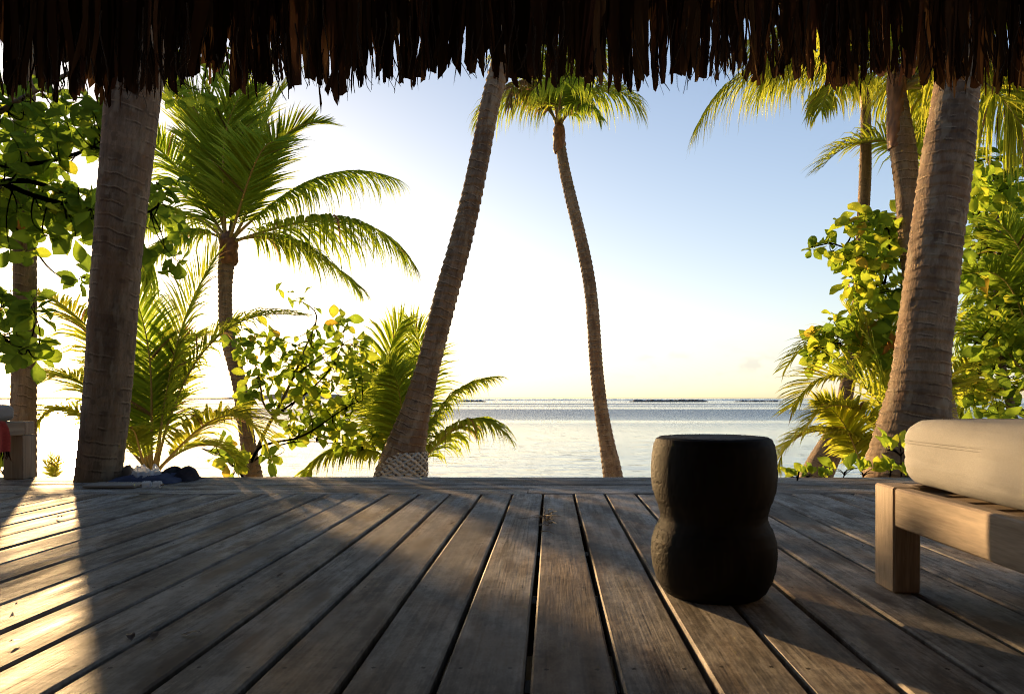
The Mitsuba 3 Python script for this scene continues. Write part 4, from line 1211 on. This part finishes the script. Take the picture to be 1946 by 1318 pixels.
YQ = 4.45
wood('beach_mat', (W(176, 900, 4.28)[0], W(272, 900, 4.28)[0], 4.18, 4.34, 0.003, 0.022), 0, 'old_wood', label='flat brown folded mat lying on the deck by the left trunk', category='mat')
crumple('blue_towel', 'crumpled bright blue towel lying on the deck right of the left trunk', 'towel', 224, 352, 898, 4.55, 0.30, (.045, .055, .095), 3, .7, 2, nx=26, ny=12, crisp=True)
crumple('navy_bag', 'dark navy cloth bag with pointed folds, rightmost in the heap by the left trunk', 'bag', 298, 374, 888, 4.62, 0.22, (.020, .018, .024), 7, 1.3, 3.5, skew=.5, nx=17, ny=8, crisp=True)
crumple('tan_cloth', 'small tan cloth propped up between the left trunk and the plastic bag', 'cloth', 224, 262, 880, 4.66, 0.14, (.20, .155, .115), 9, .5, 1, nx=10, ny=6, crisp=True)
crumple('plastic_bag', 'crumpled clear white plastic bag on top of the blue towel', 'plastic bag', 250, 306, 880, 4.52, 0.16, (1, 1, 1), 12, .9, 2.5, bsdf='clear_plastic', nx=22, ny=11, crisp=True)


def goggles():
    k = thing('swim_goggles', 'clear swim goggles with brown strap lying in front of the blue towel', 'goggles')
    c = W(289, 915, 4.2)
    c[2] = 0
    for s in (-1, 1):
        m = rounded_box((.055, .03, .04), .012)
        m.apply_translation(c + [s * .032, 0, .024])
        add(k + '__lens', m, 'clear_plastic', smooth=True)
    t = np.linspace(-.2, np.pi + .2, 24)
    p = np.stack([c[0] + .062 * np.cos(t), c[1] + .05 * np.sin(t), .02 + 0 * t], 1)
    v, f = tube(p, .006, 7)
    add(k + '__strap', (v, f), 'stem', smooth=True, color=np.tile([.10, .055, .03], (len(v), 1)))


goggles()


def dry_wisp():
    rg = np.random.default_rng(9)
    parts = []
    for a in range(26):
        x, y = rg.normal() * .012, rg.normal() * .10
        p0 = W(1043, 985, 715 / 228.)
        p0 = np.array([p0[0] + x, 3.10 + y, 0.004])
        d = unit([rg.normal() * .35, -1 + rg.normal() * .3, .1 * abs(rg.normal())])
        p1 = p0 + d * rg.uniform(.06, .16) + [0, 0, abs(rg.normal()) * .012]
        parts.append(tube(spline([p0, (p0 + p1) / 2 + rg.normal(size=3) * [.008, .008, .002] + [0, 0, .006], p1], 6), np.linspace(.0022, .0008, 6), 4))
    v, f = join(parts)
    add('dry_sprig', (v, f), 'stem', smooth=True, color=np.tile([.17, .10, .04], (len(v), 1)), label='wisp of dry brown palm flower lying on the boards in the middle of the deck', category='dry sprig')


dry_wisp()


def dead_leaf(px, py, seed, label):
    y = EYE * FP / (py - VY)
    p = W(px, py, y)
    rg = np.random.default_rng(seed)
    v, f, c = LEAVES['long', seed % 3, 4][1]
    add('fallen_leaf', mikit.ply((v, f), 'stem', smooth=True, color=np.tile([.07, .04, .022], (len(v), 1))), None,
        to_world=T(place([p[0], p[1], .008], [rg.normal(), rg.normal(), .05], [0, 0, 1], rg.uniform(.025, .05))),
        label=label, category='dead leaf', group='dead leaves on the deck')


for k, (px, py, lab) in enumerate(((27, 1152, 'upper of two dead leaves on the boards at the lower left edge of the picture'),
                                   (14, 1226, 'lower of two dead leaves on the boards at the lower left edge of the picture'),
                                   (297, 1205, 'middle one of three dead leaves in a row on the boards at lower left'),
                                   (245, 1208, 'left one of three dead leaves in a row on the boards at lower left'),
                                   (388, 1206, 'right one of three dead leaves in a row on the boards at lower left'),
                                   (545, 1092, 'lone dead leaf on the boards left of the middle of the deck'),
                                   (1640, 1042, 'dead leaf on the boards between the stool and the daybed leg'),
                                   (1735, 1010, 'dead leaf lying under the side rail of the cream daybed'),
                                   (868, 995, 'dead leaf on the boards left of the dry brown sprig'),
                                   (120, 985, 'dead leaf in the sunlit patch of deck at far left'))):
    dead_leaf(px, py, k, lab)

# ------------------------------------------------------------------ the hut: roof, posts, back wall and the hanging thatch
hut = thing('thatched_hut', 'thatched hut roof with a dark ragged fringe of dry leaf strips hanging across the top', 'hut')
EY, EZ, RY, RZ = 3.05, 2.62, -0.4, 4.85


def slope(y0, z0, y1, z1, x0, x1, th):
    d = unit([0, y1 - y0, z1 - z0])
    nrm = np.array([0, -d[2], d[1]])
    nrm = nrm if nrm[2] > 0 else -nrm
    pts = [np.array([x, *yz]) + nrm * t for x in (x0, x1) for yz in ((y0, z0), (y1, z1)) for t in (0, th)]
    return trimesh.convex.convex_hull(np.array(pts))


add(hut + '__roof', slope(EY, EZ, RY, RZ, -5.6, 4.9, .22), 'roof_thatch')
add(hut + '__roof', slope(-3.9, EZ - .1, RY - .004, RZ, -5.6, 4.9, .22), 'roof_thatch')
add(hut + '__ridge_beam', fixed(tube([[-5.5, RY, RZ - .12], [4.8, RY, RZ - .12]], .09, 12)), 'dark_timber', smooth=40)
add(hut + '__eave_beam', fixed(tube([[-5.5, 2.62, 2.75], [4.8, 2.62, 2.75]], .07, 12)), 'dark_timber', smooth=40)
for x in np.linspace(-5.2, 4.5, 9):
    add(hut + '__rafter', fixed(tube([[x, EY - .05, EZ - .03], [x, RY, RZ - .06]], .045, 9)), 'dark_timber', smooth=40)
for x in (-4.8, 4.05):
    for y in (2.62, -3.3):
        add(hut + '__post', fixed(tube([[x, y, 0.002], [x, y, 2.75]], .08, 14)), 'dark_timber', smooth=40)
for x in (-5.0, 4.16):
    add(hut + '__side_wall', chamfer_box(x, x + 0.09, -3.39, 1.30, 0.004, 2.9), 'dark_timber')
add(hut + '__back_wall', chamfer_box(-4.9, 4.15, -3.50, -3.40, 0.004, 3.0), 'dark_timber')


def strip(px, pyb, y, wpx, seed, lean=0.0):
    """One hanging dry leaf: two or three ribbons side by side, folded, swaying, with torn ends."""
    rg = np.random.default_rng(seed)
    xb, zb = W(px, VY, y)[0], W(px, pyb, y)[2]
    zt = EZ + 0.12 - 0.1
    w = wpx / FP * y
    sway = rg.normal() * .016 + lean
    nb = rg.integers(1, 4)
    parts, cols = [], []
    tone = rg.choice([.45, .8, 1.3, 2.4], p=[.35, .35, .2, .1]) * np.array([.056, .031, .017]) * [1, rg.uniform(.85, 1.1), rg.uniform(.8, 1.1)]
    bow, ph = rg.normal() * .02, rg.uniform(0, 6)
    for b_ in range(nb):
        sliver = rg.random() < .22
        o = ((b_ + .5) / nb - .5) * w * 1.05
        zl = zb + rg.exponential(.05) if b_ else zb
        if sliver:
            zl -= rg.exponential(.02)
        n = 9
        t = np.linspace(0, 1, n)
        z = zt + (zl - zt) * t
        part = np.clip(t - .62, 0, 1)
        cx = xb + sway * (t - .9) + o + (o * 1.3 * rg.normal() + rg.normal() * .035) * part + bow * np.sin(t * 3.1 + ph) * t + .004 * np.sin(t * rg.uniform(6, 14) + ph)
        cy = y + b_ * .003 + rg.normal() * .012 + .02 * np.sin(t * 3 + seed) * t + rg.normal() * .05 * part
        hw = w / nb * (.22 if sliver else .62) * np.interp(t, [0, .5, .8, .93, 1], [1.15, 1, .85, rg.uniform(.6, 1.0), rg.uniform(.35, .95)])
        fold = rg.uniform(-.7, .7)
        cut = rg.normal() * .016
        A = np.stack([cx - hw, cy + hw * fold, z + cut * (t > .95)], 1)
        M = np.stack([cx, cy + 0 * t, z - .004 + rg.normal() * .008 * (t > .95)], 1)
        B = np.stack([cx + hw, cy + hw * fold, z - cut * (t > .95)], 1)
        v = np.stack([A, M, B], 1).reshape(-1, 3)
        vid = np.arange(n * 3).reshape(n, 3)
        q = np.stack([vid[:-1, :-1], vid[:-1, 1:], vid[1:, 1:], vid[1:, :-1]], -1).reshape(-1, 4)
        parts.append((v, np.vstack([q[:, [0, 1, 2]], q[:, [0, 2, 3]]])))
        cols.append(np.tile(tone * rg.uniform(.6, 1.4), (len(v), 1)))
    v, f = join(parts)
    return v, f, np.vstack(cols)


def fringe_bottom(px):
    base = np.interp(px, [-80, 0, 120, 300, 370, 400, 500, 620, 680, 800, 900, 1000, 1080, 1200, 1320, 1450, 1600, 1700, 1800, 1900, 2000],
                     [186, 184, 186, 172, 160, 160, 164, 172, 166, 150, 140, 152, 160, 162, 150, 150, 156, 150, 160, 165, 165])
    return base


rng = np.random.default_rng(77)
n_strip = 0
x, k = -50.0, 0
while x < 2000:                                        # bunches of leaves, with slits between them
    wid = rng.uniform(22, 62)
    drop = rng.normal() * 8
    lean = rng.normal() * 0.02
    m = max(2, int(round(wid / 6.9)))
    for j in range(m):
        if n_strip >= 300:
            break
        px = x + wid * (j + rng.uniform(0.15, 0.85)) / m
        edge_ = abs((j + .5) / m - .5) * 2
        up = edge_ ** 2 * rng.uniform(0, 26) + rng.exponential(11) - drop
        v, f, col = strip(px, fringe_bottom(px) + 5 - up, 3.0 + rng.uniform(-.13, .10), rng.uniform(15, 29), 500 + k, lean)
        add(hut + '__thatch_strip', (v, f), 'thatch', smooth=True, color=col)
        n_strip += 1
        k += 1
    x += wid + (rng.uniform(2, 9) if rng.random() < .55 else -3)
rest = []
for k in range(330):
    px = rng.uniform(-330, 2250)
    up = rng.uniform(70, 165)
    rest.append(strip(px, fringe_bottom(px) - up, 3.12 + rng.uniform(-.02, .12), rng.uniform(18, 30), 2000 + k))
v, f = join([r[:2] for r in rest])
add(hut + '__back_thatch', (v, f), 'thatch', smooth=True, color=np.vstack([r[2] for r in rest]), kind='stuff')

fib = []
rng = np.random.default_rng(91)
for k in range(420):
    px = rng.uniform(-60, 2010)
    y = 2.98 + rng.uniform(-.14, .12)
    zb = W(px, fringe_bottom(px) + rng.normal() * 12 - 6, y)[2]
    x = W(px, VY, y)[0]
    ln = rng.uniform(.10, .34)
    bend = rng.normal() * .03
    t = np.linspace(0, 1, 7)
    p = np.stack([x + bend * t ** 2 + .006 * np.sin(t * 7 + k), y + rng.normal() * .03 * t ** 2, zb + ln * (1 - t)], 1)
    fib.append(tube(p, np.linspace(.0032, .0012, 7) * rng.uniform(.6, 1.5), 4, cap=False))
v, f = join(fib)
add(hut + '__loose_fibre', (v, f), 'stem', smooth=True, color=np.tile([.040, .024, .013], (len(v), 1)), kind='stuff')
